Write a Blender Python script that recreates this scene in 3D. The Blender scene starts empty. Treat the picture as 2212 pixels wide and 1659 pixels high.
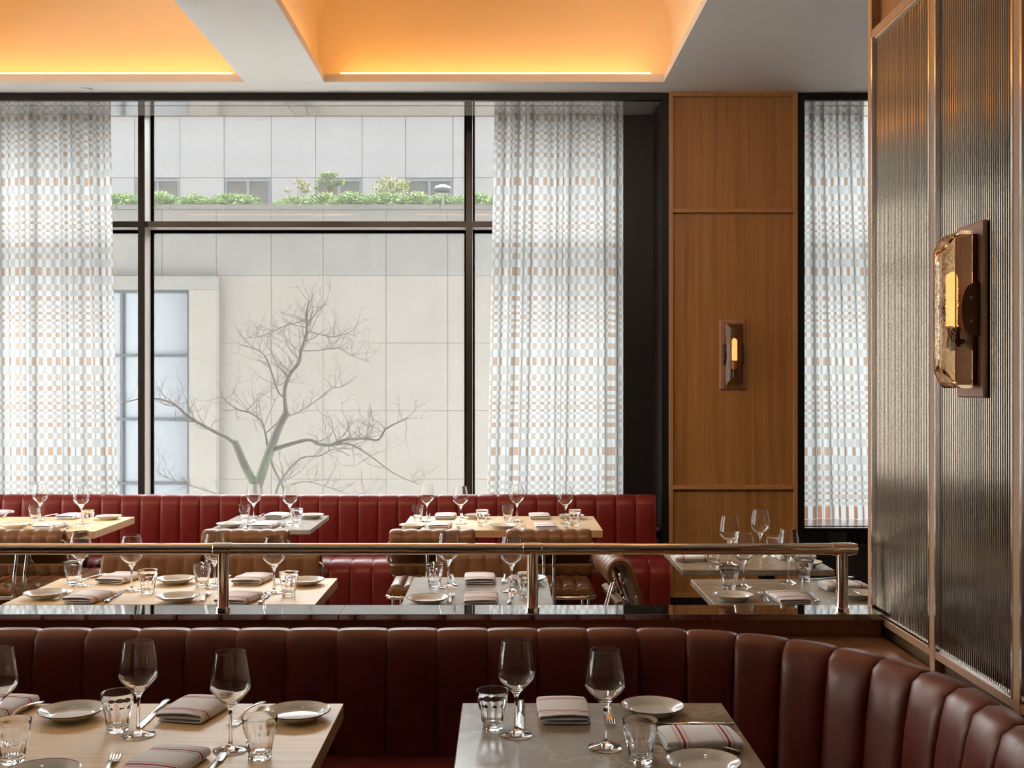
import bpy, bmesh, math, random
from mathutils import Vector, Matrix
R = math.radians
PI = math.pi
scn = bpy.context.scene
COL = scn.collection
random.seed(7)

# ------------------------------------------------------------------ camera
F = 2400.0                       # focal length in pixels of the 2212 x 1659 frame
PX, PY, EYE = 1090.0, 829.5, 1.55
cam = bpy.data.cameras.new('camera')
cam.sensor_width = 36.0
cam.lens = 36.0 * F / 2212.0
cam.shift_x = (1106.0 - PX) / 2212.0
cam.clip_start, cam.clip_end = 0.05, 300
co = bpy.data.objects.new('camera', cam)
COL.objects.link(co)
co.location = (0, 0, EYE)
co.rotation_euler = (PI / 2, 0, 0)
scn.camera = co

# ------------------------------------------------------------------ world and exposure
SKY = 16.5
w = bpy.data.worlds.new('overcast_sky')
scn.world = w
w.use_nodes = True
bg = w.node_tree.nodes['Background']
bg.inputs[0].default_value = (0.90, 0.95, 1.0, 1)
bg.inputs[1].default_value = SKY
vs = scn.view_settings
vs.view_transform = 'Standard'
vs.look = 'None'
vs.gamma = 1.0
vs.use_curve_mapping = False
vs.exposure = 0.0
cy = scn.cycles
cy.max_bounces = 14
cy.diffuse_bounces = 4
cy.glossy_bounces = 6
cy.transmission_bounces = 12
cy.transparent_max_bounces = 16
cy.sample_clamp_indirect = 20.0
cy.use_denoising = True


# ------------------------------------------------------------------ ceiling spots added out of view to brighten the rear of the room
SPOT = 60.0
for (lx, ly, tx, ty, tz, k) in ((-5.2, 3.50, -4.6, 6.9, .8, 1.0), (-4.0, 3.50, -3.2, 6.9, .8, 1.0), (-2.7, 3.50, -2.0, 6.9, .8, 1.0), (-1.3, 3.50, -.8, 6.9, .8, 1.0),
                                (-.1, 3.50, .5, 6.9, .8, 1.0), (.72, 3.50, 1.55, 7.2, 1.9, 1.2)):
    ld = bpy.data.lights.new('added_fill_spot', 'SPOT')
    ld.energy = SPOT * k
    ld.color = (1.0, 0.84, 0.66)
    ld.spot_size = math.radians(95)
    ld.spot_blend = 0.9
    ld.shadow_soft_size = 0.045
    lo = bpy.data.objects.new('added_fill_spot', ld)
    COL.objects.link(lo)
    lo.location = (lx, ly, 3.41)
    lo.rotation_euler = (Vector((tx, ty, tz)) - Vector(lo.location)).to_track_quat('-Z', 'Y').to_euler()

# two narrow spots added out of view to brighten the front tables
for (lx, ly, k) in ((-1.0, 2.15, 1.0), (.22, 2.15, 1.0)):
    ld = bpy.data.lights.new('added_table_spot', 'SPOT')
    ld.energy = 22.0 * k
    ld.color = (1.0, 0.86, 0.68)
    ld.spot_size = math.radians(46)
    ld.spot_blend = 1.0
    ld.shadow_soft_size = 0.06
    lo = bpy.data.objects.new('added_table_spot', ld)
    COL.objects.link(lo)
    lo.location = (lx, ly, 3.41)

# ------------------------------------------------------------------ helpers
def link(o, parent=None):
    COL.objects.link(o)
    if parent is not None:
        o.parent = parent
    return o


class MB:
    def __init__(s):
        s.v, s.f, s.uv = [], [], []

    def add(s, vs_, fs):
        n = len(s.v)
        s.v += [tuple(p) for p in vs_]
        s.f += [tuple(i + n for i in f) for f in fs]
        return s

    def box(s, x0, x1, y0, y1, z0, z1, r=0.0, seg=1):
        if r <= 0:
            s.add([(x, y, z) for z in (z0, z1) for y in (y0, y1) for x in (x0, x1)],
                  [(0, 2, 3, 1), (4, 5, 7, 6), (0, 1, 5, 4), (2, 6, 7, 3), (0, 4, 6, 2), (1, 3, 7, 5)])
            return s
        bm = bmesh.new()
        bmesh.ops.create_cube(bm, size=1)
        for v in bm.verts:
            v.co = (x0 if v.co.x < 0 else x1, y0 if v.co.y < 0 else y1, z0 if v.co.z < 0 else z1)
        bmesh.ops.bevel(bm, geom=bm.edges[:], offset=r, segments=1, affect='EDGES', profile=0.5)
        bm.verts.index_update()
        s.add([v.co[:] for v in bm.verts], [[v.index for v in f.verts] for f in bm.faces])
        bm.free()
        return s

    def tube(s, pts, r, n=10, closed=False, caps=True):
        pts = [Vector(p) for p in pts]
        m = len(pts)
        rr = r if isinstance(r, (list, tuple)) else [r] * m
        up = Vector((0.0, 0.0, 1.0))
        ref = None
        rings = []
        for i, p in enumerate(pts):
            if closed:
                t = (pts[(i + 1) % m] - pts[i - 1]).normalized()
            else:
                t = (pts[min(i + 1, m - 1)] - pts[max(i - 1, 0)]).normalized()
            if ref is None:
                a = up if abs(t.z) < 0.9 else Vector((1.0, 0, 0))
                ref = (a - t * a.dot(t)).normalized()
            else:
                ref = (ref - t * ref.dot(t)).normalized()
            b = t.cross(ref)
            rings.append([p + (ref * math.cos(k * 2 * PI / n) + b * math.sin(k * 2 * PI / n)) * rr[i] for k in range(n)])
        vs_ = [q for ring in rings for q in ring]
        fs = []
        for i in range(m if closed else m - 1):
            j = (i + 1) % m
            for k in range(n):
                k2 = (k + 1) % n
                fs.append((i * n + k, i * n + k2, j * n + k2, j * n + k))
        if caps and not closed:
            fs.append(tuple(range(n))[::-1])
            fs.append(tuple((m - 1) * n + k for k in range(n)))
        return s.add(vs_, fs)

    def lathe(s, prof, n=32, cx=0, cy_=0, z=0, mod=None):
        vs_, idx = [], []
        for (r, h) in prof:
            if r < 1e-7:
                idx.append([len(vs_)])
                vs_.append((cx, cy_, z + h))
            else:
                row = []
                for k in range(n):
                    a = 2 * PI * k / n
                    q = r * (mod(a, h) if mod else 1.0)
                    row.append(len(vs_))
                    vs_.append((cx + q * math.cos(a), cy_ + q * math.sin(a), z + h))
                idx.append(row)
        fs = []
        for a, b in zip(idx, idx[1:]):
            for k in range(n):
                k2 = (k + 1) % n
                if len(a) == 1 and len(b) == 1:
                    continue
                if len(a) == 1:
                    fs.append((a[0], b[k2], b[k]))
                elif len(b) == 1:
                    fs.append((a[k], a[k2], b[0]))
                else:
                    fs.append((a[k], a[k2], b[k2], b[k]))
        return s.add(vs_, fs)

    def prism(s, poly, y0, y1, axis='y'):
        """poly: 2-D points; extruded along an axis. axis y: poly is (x,z)."""
        n = len(poly)
        def P(a, b, c):
            return (a, c, b) if axis == 'y' else ((c, a, b) if axis == 'x' else (a, b, c))
        vs_ = [P(a, b, y0) for a, b in poly] + [P(a, b, y1) for a, b in poly]
        fs = [(i, (i + 1) % n, n + (i + 1) % n, n + i) for i in range(n)]
        fs += [tuple(range(n))[::-1], tuple(range(n, 2 * n))]
        return s.add(vs_, fs)

    def grid(s, rows):
        m, n = len(rows), len(rows[0])
        return s.add([p for r_ in rows for p in r_],
                     [(i * n + k, i * n + k + 1, (i + 1) * n + k + 1, (i + 1) * n + k) for i in range(m - 1) for k in range(n - 1)])

    def shift(s, dx, dy, dz):
        s.v = [(a + dx, b + dy, c + dz) for a, b, c in s.v]
        return s

    def mesh(s, name, m, smooth=35, fix=True):
        me = bpy.data.meshes.new(name)
        me.from_pydata(s.v, [], s.f)
        if fix:
            bm = bmesh.new()
            bm.from_mesh(me)
            bmesh.ops.recalc_face_normals(bm, faces=bm.faces)
            bm.to_mesh(me)
            bm.free()
        if m is not None:
            me.materials.append(m)
        if smooth:
            me.shade_smooth()
            me.set_sharp_from_angle(angle=R(smooth))
        me.update()
        return me

    def build(s, name, m, parent=None, smooth=35, world=False, fix=True):
        o = bpy.data.objects.new(name, s.mesh(name, m, smooth, fix))
        link(o, parent)
        if world and parent is not None:
            L = parent.location
            o.location = (-L[0], -L[1], -L[2])
        return o


def tag(o, label=None, cat=None, group=None, kind=None):
    if label: o['label'] = label
    if cat: o['category'] = cat
    if group: o['group'] = group
    if kind: o['kind'] = kind
    return o


def thing(name, label, cat, loc=(0, 0, 0), rz=0.0, group=None):
    o = bpy.data.objects.new(name, None)
    o.empty_display_size = 0.1
    link(o)
    o.location = loc
    o.rotation_euler = (0, 0, rz)
    return tag(o, label, cat, group)


def struct(name, loc=(0, 0, 0)):
    o = bpy.data.objects.new(name, None)
    link(o)
    o.location = loc
    o['kind'] = 'structure'
    return o


def inst(name, me, parent, loc=(0, 0, 0), scale=None, rz=None):
    o = bpy.data.objects.new(name, me)
    link(o, parent)
    o.location = loc
    if scale is not None: o.scale = scale
    if rz is not None: o.rotation_euler = (0, 0, rz)
    return o


def copy_tree(o, parent=None):
    c = o.copy()
    link(c, parent)
    for ch in [k for k in o.children]:
        copy_tree(ch, c)
    return c


def plane_at(x, y, z=0.75):
    """the point of the horizontal plane z that is seen at pixel x, y"""
    d = (EYE - z) * F / (y - PY)
    return ((x - PX) * d / F, d)


def X(x, d): return (x - PX) * d / F
def Z(y, d): return EYE + (PY - y) * d / F


# ------------------------------------------------------------------ materials
def nt(name):
    m = bpy.data.materials.new(name)
    m.use_nodes = True
    t = m.node_tree
    return m, t, t.nodes['Principled BSDF'], t.nodes['Material Output']


def N(t, typ, **kw):
    n = t.nodes.new(typ)
    for k, v in kw.items():
        if isinstance(k, str) and hasattr(n, k) and k not in n.inputs:
            setattr(n, k, v)
    return n


def L(t, a, b): t.links.new(a, b)


def coords(t, scale=(1, 1, 1), kind='Object', rot=(0, 0, 0)):
    tc = t.nodes.new('ShaderNodeTexCoord')
    mp = t.nodes.new('ShaderNodeMapping')
    mp.inputs['Scale'].default_value = scale
    mp.inputs['Rotation'].default_value = rot
    L(t, tc.outputs[kind], mp.inputs['Vector'])
    return mp.outputs['Vector']


def noise(t, vec, scale, detail=4, rough=0.55, dist=0.0):
    n = t.nodes.new('ShaderNodeTexNoise')
    n.inputs['Scale'].default_value = scale
    n.inputs['Detail'].default_value = detail
    n.inputs['Roughness'].default_value = rough
    n.inputs['Distortion'].default_value = dist
    if vec is not None: L(t, vec, n.inputs['Vector'])
    return n.outputs['Fac']


def ramp(t, fac, stops, mode='LINEAR'):
    r = t.nodes.new('ShaderNodeValToRGB')
    r.color_ramp.interpolation = mode
    e = r.color_ramp.elements
    while len(e) < len(stops): e.new(0.5)
    for i, (p, c) in enumerate(stops):
        e[i].position = p
        e[i].color = (c[0], c[1], c[2], 1) if not isinstance(c, float) else (c, c, c, 1)
    L(t, fac, r.inputs['Fac'])
    return r.outputs['Color']


def bump(t, bsdf, h, strength=0.2, dist=0.01):
    b = t.nodes.new('ShaderNodeBump')
    b.inputs['Strength'].default_value = strength
    b.inputs['Distance'].default_value = dist
    L(t, h, b.inputs['Height'])
    L(t, b.outputs['Normal'], bsdf.inputs['Normal'])


def mat(name, col, rough=0.5, metal=0.0, ior=1.5, spec=0.5, coat=0.0, coat_r=0.1):
    m, t, b, o = nt(name)
    b.inputs['Base Color'].default_value = (*col, 1)
    b.inputs['Roughness'].default_value = rough
    b.inputs['Metallic'].default_value = metal
    b.inputs['IOR'].default_value = ior
    b.inputs['Specular IOR Level'].default_value = spec
    b.inputs['Coat Weight'].default_value = coat
    b.inputs['Coat Roughness'].default_value = coat_r
    return m


def wood(name, c0, c1, c2, scale, rough=0.42, bumpy=0.08, rot=(0, 0, 0), spec=0.5):
    m, t, b, o = nt(name)
    v = coords(t, scale, rot=rot)
    f1 = noise(t, v, 1.0, 6, 0.65, 0.6)
    f2 = noise(t, v, 4.5, 3, 0.6, 0.2)
    mx = t.nodes.new('ShaderNodeMath'); mx.operation = 'MULTIPLY_ADD'
    mx.inputs[1].default_value = 0.35
    L(t, f2, mx.inputs[0]); L(t, f1, mx.inputs[2])
    c = ramp(t, mx.outputs[0], [(0.42, c0), (0.66, c1), (0.9, c2)])
    L(t, c, b.inputs['Base Color'])
    b.inputs['Roughness'].default_value = rough
    b.inputs['Specular IOR Level'].default_value = spec
    bump(t, b, f2, bumpy, 0.002)
    return m


def stone(name, c0, c1, vein, rough=0.2, scale=3.0, ior=1.5, speck=0.0):
    m, t, b, o = nt(name)
    v = coords(t)
    a = noise(t, v, scale, 8, 0.62, 0.6)
    base = ramp(t, a, [(0.3, c0), (0.7, c1)])
    vn = noise(t, v, scale * 0.4, 6, 0.6, 0.7)
    s = t.nodes.new('ShaderNodeMath'); s.operation = 'SUBTRACT'; s.inputs[1].default_value = 0.5
    L(t, vn, s.inputs[0])
    ab = t.nodes.new('ShaderNodeMath'); ab.operation = 'ABSOLUTE'; L(t, s.outputs[0], ab.inputs[0])
    fac = ramp(t, ab.outputs[0], [(0.0, 0.40), (0.016, 0.0)])
    mx = t.nodes.new('ShaderNodeMix'); mx.data_type = 'RGBA'
    L(t, fac, mx.inputs['Factor']); L(t, base, mx.inputs[6]); mx.inputs[7].default_value = (*vein, 1)
    out = mx.outputs[2]
    if speck:
        sp = noise(t, v, 420, 1, 0.5)
        sf = ramp(t, sp, [(0.66, 0.0), (0.74, speck)])
        m2 = t.nodes.new('ShaderNodeMix'); m2.data_type = 'RGBA'
        L(t, sf, m2.inputs['Factor']); L(t, out, m2.inputs[6]); m2.inputs[7].default_value = (0.5, 0.45, 0.38, 1)
        out = m2.outputs[2]
    L(t, out, b.inputs['Base Color'])
    b.inputs['Roughness'].default_value = rough
    b.inputs['IOR'].default_value = ior
    return m


def leather(name, c0, c1, rough=0.36, wear=None, grain=350):
    m, t, b, o = nt(name)
    v = coords(t)
    a = noise(t, v, 7, 5, 0.6, 0.4)
    st = [(0.3, c0), (0.65, c1)] + ([(0.85, wear)] if wear else [])
    L(t, ramp(t, a, st), b.inputs['Base Color'])
    g = noise(t, v, grain, 2, 0.5)
    rg = ramp(t, noise(t, v, 18, 3, 0.6), [(0.3, rough - 0.06), (0.7, rough + 0.1)])
    L(t, rg, b.inputs['Roughness'])
    bump(t, b, g, 0.12, 0.001)
    b.inputs['Specular IOR Level'].default_value = 0.36
    b.inputs['Specular Tint'].default_value = (1.0, 0.80, 0.66, 1)
    return m


def emit(name, col, strength, sampling=None):
    m = bpy.data.materials.new(name)
    m.use_nodes = True
    t = m.node_tree
    t.nodes.clear()
    e = t.nodes.new('ShaderNodeEmission')
    o = t.nodes.new('ShaderNodeOutputMaterial')
    e.inputs[0].default_value = (*col, 1)
    e.inputs[1].default_value = strength
    L(t, e.outputs[0], o.inputs[0])
    if sampling: m.cycles.emission_sampling = sampling
    return m


def glass(name, col=(1, 1, 1), ior=1.45, rough=0.0, bumpy=0.0):
    m = bpy.data.materials.new(name)
    m.use_nodes = True
    t = m.node_tree
    t.nodes.clear()
    g = t.nodes.new('ShaderNodeBsdfGlass')
    o = t.nodes.new('ShaderNodeOutputMaterial')
    g.inputs['Color'].default_value = (*col, 1)
    g.inputs['IOR'].default_value = ior
    g.inputs['Roughness'].default_value = rough
    if bumpy:
        v = coords(t)
        bump(t, g, noise(t, v, 28, 3, 0.6, 0.5), bumpy, 0.006)
    L(t, g.outputs[0], o.inputs[0])
    return m


def pane_glass(name, veil=0.10):
    """architectural pane: clear, mirror-like by Fresnel, with a thin white layer mixed in as lens haze"""
    m = bpy.data.materials.new(name)
    m.use_nodes = True
    t = m.node_tree
    t.nodes.clear()
    tr = t.nodes.new('ShaderNodeBsdfTransparent')
    tr.inputs[0].default_value = (0.97, 0.985, 0.98, 1)
    gl = t.nodes.new('ShaderNodeBsdfGlossy'); gl.inputs['Roughness'].default_value = 0.0
    tl = t.nodes.new('ShaderNodeBsdfTranslucent'); tl.inputs[0].default_value = (0.95, 0.95, 0.95, 1)
    fr = t.nodes.new('ShaderNodeFresnel'); fr.inputs['IOR'].default_value = 1.2
    m1 = t.nodes.new('ShaderNodeMixShader'); m2 = t.nodes.new('ShaderNodeMixShader')
    L(t, fr.outputs[0], m1.inputs[0]); L(t, tr.outputs[0], m1.inputs[1]); L(t, gl.outputs[0], m1.inputs[2])
    m2.inputs[0].default_value = veil  # white haze laid over the outdoor view
    L(t, m1.outputs[0], m2.inputs[1]); L(t, tl.outputs[0], m2.inputs[2])
    o = t.nodes.new('ShaderNodeOutputMaterial')
    L(t, m2.outputs[0], o.inputs[0])
    return m


def math_n(t, op, a, b=None):
    n = t.nodes.new('ShaderNodeMath')
    n.operation = op
    for i, q in enumerate((a, b)):
        if q is None: continue
        if isinstance(q, (int, float)): n.inputs[i].default_value = q
        else: L(t, q, n.inputs[i])
    return n.outputs[0]


def curtain_mat(name):
    """sheer cloth woven with checks: rows of uneven height, every second cell of a row printed"""
    m = bpy.data.materials.new(name)
    m.use_nodes = True
    t = m.node_tree
    t.nodes.clear()
    uv = t.nodes.new('ShaderNodeUVMap'); uv.uv_map = 'cloth'
    sp = t.nodes.new('ShaderNodeSeparateXYZ')
    L(t, uv.outputs[0], sp.inputs[0])
    period, colw, z_ref = 0.620, 0.0300, 2.355
    ph = math_n(t, 'FRACT', math_n(t, 'DIVIDE', math_n(t, 'SUBTRACT', z_ref + period * 10, sp.outputs[1]), period))
    hs = [125, 130, 95, 80, 70, 60, 55, 50, 40, 70, 35, 50, 55, 60, 70, 85, 90, 125]
    kinds = 'TGtGTGtGTuTGtGTGtG'
    C = {'T': (0.335, 0.25, 0.19), 't': (0.35, 0.30, 0.25), 'G': (0.35, 0.345, 0.325), 'u': (0.35, 0.30, 0.26)}
    tot = float(sum(hs))
    acc, s1, s2 = 0.0, [], []
    for i, (h, k) in enumerate(zip(hs, kinds)):
        s1.append((acc / tot, C[k]))
        s2.append((acc / tot, float(i % 2)))
        acc += h
    pcol = ramp(t, ph, s1, 'CONSTANT')
    par = ramp(t, ph, s2, 'CONSTANT')
    cu = math_n(t, 'FLOOR', math_n(t, 'DIVIDE', sp.outputs[0], colw))
    cell = math_n(t, 'FLOORED_MODULO', math_n(t, 'ADD', cu, par), 2.0)
    # hem: the last 9 cm carry a deeper band in one column of two
    hem = math_n(t, 'LESS_THAN', sp.outputs[1], 0.705)
    hcol = math_n(t, 'FLOORED_MODULO', cu, 2.0)
    mxc = t.nodes.new('ShaderNodeMix'); mxc.data_type = 'FLOAT'
    L(t, hem, mxc.inputs[0]); L(t, cell, mxc.inputs[2]); L(t, hcol, mxc.inputs[3])
    mh = t.nodes.new('ShaderNodeMix'); mh.data_type = 'RGBA'
    L(t, hem, mh.inputs['Factor']); L(t, pcol, mh.inputs[6]); mh.inputs[7].default_value = (0.31, 0.165, 0.105, 1)
    mx = t.nodes.new('ShaderNodeMix'); mx.data_type = 'RGBA'
    L(t, mxc.outputs[0], mx.inputs['Factor'])
    mx.inputs[6].default_value = (0.445, 0.45, 0.448, 1)
    L(t, mh.outputs[2], mx.inputs[7])
    col = mx.outputs[2]
    tl = t.nodes.new('ShaderNodeBsdfTranslucent')
    df = t.nodes.new('ShaderNodeBsdfDiffuse')
    tp = t.nodes.new('ShaderNodeBsdfTransparent')
    L(t, col, tl.inputs[0]); L(t, col, df.inputs[0]); L(t, col, tp.inputs[0])
    a = t.nodes.new('ShaderNodeMixShader'); a.inputs[0].default_value = 0.25
    L(t, tl.outputs[0], a.inputs[1]); L(t, df.outputs[0], a.inputs[2])
    b = t.nodes.new('ShaderNodeMixShader'); b.inputs[0].default_value = 0.05
    L(t, a.outputs[0], b.inputs[1]); L(t, tp.outputs[0], b.inputs[2])
    o = t.nodes.new('ShaderNodeOutputMaterial')
    L(t, b.outputs[0], o.inputs[0])
    return m


def napkin_mat(name):
    """off-white cotton with two groups of woven wine-red stripes across its length (object y)"""
    m, t, b, o = nt(name)
    tc = t.nodes.new('ShaderNodeTexCoord')
    sp = t.nodes.new('ShaderNodeSeparateXYZ')
    L(t, tc.outputs['Object'], sp.inputs[0])
    y = math_n(t, 'ABSOLUTE', math_n(t, 'ADD', sp.outputs[1], 0.006))
    c = (0.93, 0.905, 0.89); r1 = (0.46, 0.07, 0.10); r2 = (0.62, 0.36, 0.37)
    st = [(0.0, c), (0.036, r2), (0.0375, c), (0.039, r2), (0.0405, c), (0.046, r1), (0.0515, c), (0.057, r2), (0.0585, c), (0.060, r2), (0.0615, c)]
    st = [(p * 10, q) for p, q in st]
    col = ramp(t, math_n(t, 'MULTIPLY', y, 10.0), st, 'CONSTANT')
    L(t, col, b.inputs['Base Color'])
    b.inputs['Roughness'].default_value = 0.85
    b.inputs['Specular IOR Level'].default_value = 0.2
    v = coords(t)
    bump(t, b, noise(t, v, 60, 3, 0.6), 0.25, 0.003)
    return m


M = {}
M['paint'] = mat('ceiling_paint', (0.80, 0.765, 0.715), 0.7, spec=0.3)
M['cove'] = mat('cove_paint', (0.86, 0.78, 0.60), 0.75, spec=0.2)
M['dark_metal'] = mat('dark_bronze_paint', (0.010, 0.0075, 0.006), 0.42, spec=0.25)
M['mullion'] = mat('mullion_anodised', (0.035, 0.026, 0.018), 0.3, 0.2)
M['mullion_side'] = mat('mullion_side_aluminium', (0.50, 0.45, 0.41), 0.4, 0.0)
M['soffit'] = mat('soffit_lacquer', (0.60, 0.57, 0.54), 0.05, 0.62, spec=0.5, ior=1.8)
M['gap'] = mat('black_slot', (0.006, 0.005, 0.004), 0.9, spec=0.0)
M['wood_wall'] = wood('walnut_veneer', (0.25, 0.105, 0.026), (0.37, 0.165, 0.045), (0.47, 0.22, 0.064), (26, 26, 0.55), 0.42, 0.03)
M['wood_trim'] = wood('walnut_trim', (0.36, 0.165, 0.052), (0.44, 0.21, 0.07), (0.50, 0.245, 0.085), (30, 30, 0.8), 0.42, 0.03)
M['wood_post'] = wood('oak_post', (0.48, 0.27, 0.14), (0.57, 0.33, 0.18), (0.63, 0.38, 0.21), (40, 40, 1.0), 0.4, 0.03)
M['wood_apron'] = wood('walnut_apron', (0.20, 0.085, 0.03), (0.27, 0.12, 0.045), (0.32, 0.15, 0.06), (0.8, 30, 30), 0.4, 0.03)
M['wood_shelf'] = wood('walnut_shelf', (0.308, 0.140, 0.063), (0.392, 0.182, 0.084), (0.462, 0.224, 0.105), (1.0, 30, 30), 0.2, 0.03, spec=0.8)
M['oak'] = wood('pale_oak', (0.66, 0.43, 0.19), (0.84, 0.585, 0.295), (0.90, 0.66, 0.37), (2.4, 52, 52), 0.40, 0.10, spec=0.3)
M['oak_edge'] = wood('oak_edge', (0.42, 0.23, 0.10), (0.52, 0.30, 0.14), (0.58, 0.36, 0.18), (3, 30, 60), 0.45, 0.05)
M['oak_dark'] = wood('oak_panel_dark', (0.16, 0.09, 0.04), (0.22, 0.13, 0.06), (0.26, 0.155, 0.07), (40, 40, 0.8), 0.5, 0.03)
M['stone'] = stone('brown_grey_marble', (0.300, 0.234, 0.156), (0.456, 0.372, 0.264), (0.660, 0.576, 0.456), 0.20, 6.0, 1.27)
M['stone_pale'] = stone('grey_marble_pale', (0.34, 0.30, 0.25), (0.45, 0.41, 0.35), (0.6, 0.56, 0.5), 0.20, 5.0, 1.30)
M['black_stone'] = stone('black_granite', (0.008, 0.007, 0.006), (0.012, 0.010, 0.009), (0.05, 0.04, 0.03), 0.03, 0.7, 2.6, 0.25)
M['black_stone'].node_tree.nodes['Principled BSDF'].inputs['Coat Weight'].default_value = 1.0
M['black_stone'].node_tree.nodes['Principled BSDF'].inputs['Coat IOR'].default_value = 2.2
M['red_leather'] = leather('oxblood_leather', (0.15, 0.012, 0.010), (0.205, 0.017, 0.0145), 0.36)
M['dark_leather'] = leather('brown_oxblood_leather', (0.133, 0.023, 0.015), (0.195, 0.037, 0.023), 0.37)
M['dark_leather'].node_tree.nodes['Principled BSDF'].inputs['Specular IOR Level'].default_value = 0.75
M['tan_leather'] = leather('tan_leather', (0.155, 0.064, 0.022), (0.222, 0.096, 0.036), 0.36, (0.303, 0.148, 0.061))
M['chrome'] = mat('polished_chrome', (0.80, 0.76, 0.70), 0.07, 1.0)
M['bronze'] = mat('polished_bronze', (0.84, 0.73, 0.58), 0.09, 1.0)
M['steel'] = mat('steel_cutlery', (0.66, 0.64, 0.61), 0.12, 1.0)
M['alu'] = mat('satin_aluminium', (0.62, 0.60, 0.58), 0.22, 1.0)
M['bead'] = mat('nickel_bead', (0.80, 0.76, 0.74), 0.16, 1.0)
M['copper'] = mat('brown_bronze_plate', (0.42, 0.22, 0.13), 0.36, 0.15)
M['copper_dark'] = mat('brown_bronze_bracket', (0.15, 0.052, 0.022), 0.42, 0.3)
M['glass'] = glass('clear_table_glass')
M['amber'] = glass('cast_amber_glass', (1.0, 0.90, 0.78), 1.45, 0.0, 0.35)
M['china'] = mat('cream_china', (0.87, 0.84, 0.76), 0.12, spec=0.6)
M['china_rim'] = mat('maroon_rim', (0.12, 0.018, 0.02), 0.2)
M['napkin'] = napkin_mat('striped_cotton')
M['curtain'] = curtain_mat('checked_sheer_cloth')
M['pane'] = pane_glass('window_pane', 0.012)
M['floor'] = wood('oak_floor', (0.143, 0.110, 0.077), (0.176, 0.138, 0.099), (0.209, 0.165, 0.121), (8, 1, 1), 0.35)
M['tile'] = mat('black_tile', (0.008, 0.008, 0.009), 0.25)
M['black'] = mat('black_steel', (0.012, 0.011, 0.011), 0.45)
M['wall_dark'] = mat('dark_plaster', (0.10, 0.07, 0.05), 0.8)
M['side_wall'] = mat('added_wall_pale', (0.60, 0.58, 0.55), 0.9)  # for the added outer wall, pale to bounce daylight
M['white'] = mat('white_plastic', (0.75, 0.74, 0.71), 0.4)


def flute_mat():
    m, t, b, o = nt('bronze_fluted_glass')
    v = coords(t, (1, 1, 0.5))
    b.inputs['Base Color'].default_value = (0.28, 0.23, 0.178, 1)
    b.inputs['Metallic'].default_value = 0.9
    b.inputs['Roughness'].default_value = 0.10
    return m


M['flute'] = flute_mat()
LED = emit('amber_led', (1.0, 0.40, 0.09), 22.0)
BULB = emit('warm_bulb', (1.0, 0.66, 0.25), 1.25, 'NONE')


# ------------------------------------------------------------------ room shell
CEIL = 3.4355
YW = 7.2                           # plane of the window casings
XL, XR, YB = -6.5, 3.3, -4.5

o = MB().box(XL - .2, XR + .2, YB - .2, 8.36, -0.2, 0.0).build('floor', M['floor'], smooth=0)
tag(o, kind='structure')

ceil = struct('ceiling', (0, 0, CEIL))
LIP = 0.05
cof = []
for (xa, xb) in ((-3.745, -1.625), (-1.1255, 0.995)):
    for (ya, yb) in ((3.7, 6.935),):
        cof.append((xa, xb, ya, yb))
xs = [XL, -3.745, -1.625, -1.1255, 0.995, XR]
ys = [YB, 3.7, 6.935, YW + .05]
b = MB()
for i in range(5):
    for j in range(3):
        if i in (1, 3) and j == 1: continue
        b.box(xs[i], xs[i + 1], ys[j], ys[j + 1], CEIL, CEIL + LIP)
o = b.build('ceiling_board', M['paint'], ceil, smooth=0, world=True, fix=False)
o = MB().box(XL - .2, XR + .2, YB - .2, 8.36, 4.6, 4.7).build('roof_slab', M['wall_dark'], ceil, smooth=0, world=True)

for (xa, xb, ya, yb) in cof:
    e = 0.065
    x0, x1, y0, y1 = xa - e, xb + e, ya - .14, yb + .14
    zb = CEIL + LIP
    rad, zs = 0.42, CEIL + 0.36
    arc = []
    for k in range(13):
        a = k / 12 * PI / 2
        arc.append((x0 + rad - rad * math.cos(a), zs + rad * math.sin(a)))
    prof = [(x0, zb)] + arc + [(x1 - (q - x0), z) for q, z in reversed(arc)] + [(x1, zb)]
    b = MB()
    n = len(prof)
    b.add([(q, y0, z) for q, z in prof] + [(q, y1, z) for q, z in prof],
          [(i, i + 1, n + i + 1, n + i) for i in range(n - 1)] + [tuple(range(n)), tuple(range(n, 2 * n))])
    cv = b.build('coffer_vault', M['cove'], ceil, smooth=40, world=True, fix=False)
    def strip(*q):
        s_ = MB().box(*q).build('led_strip', LED, cv, smooth=0)
    g = 0.16
    strip(xa + .10, xb - .08, yb + .014, yb + .026, zb + .001, zb + .013)
    strip(xa + .10, xb - .08, ya - .026, ya - .014, zb + .001, zb + .013)
    strip(xa - .026, xa - .014, ya + g, yb - g, zb + .001, zb + .013)
    strip(xb + .014, xb + .026, ya + g, yb - g, zb + .001, zb + .013)

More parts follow.
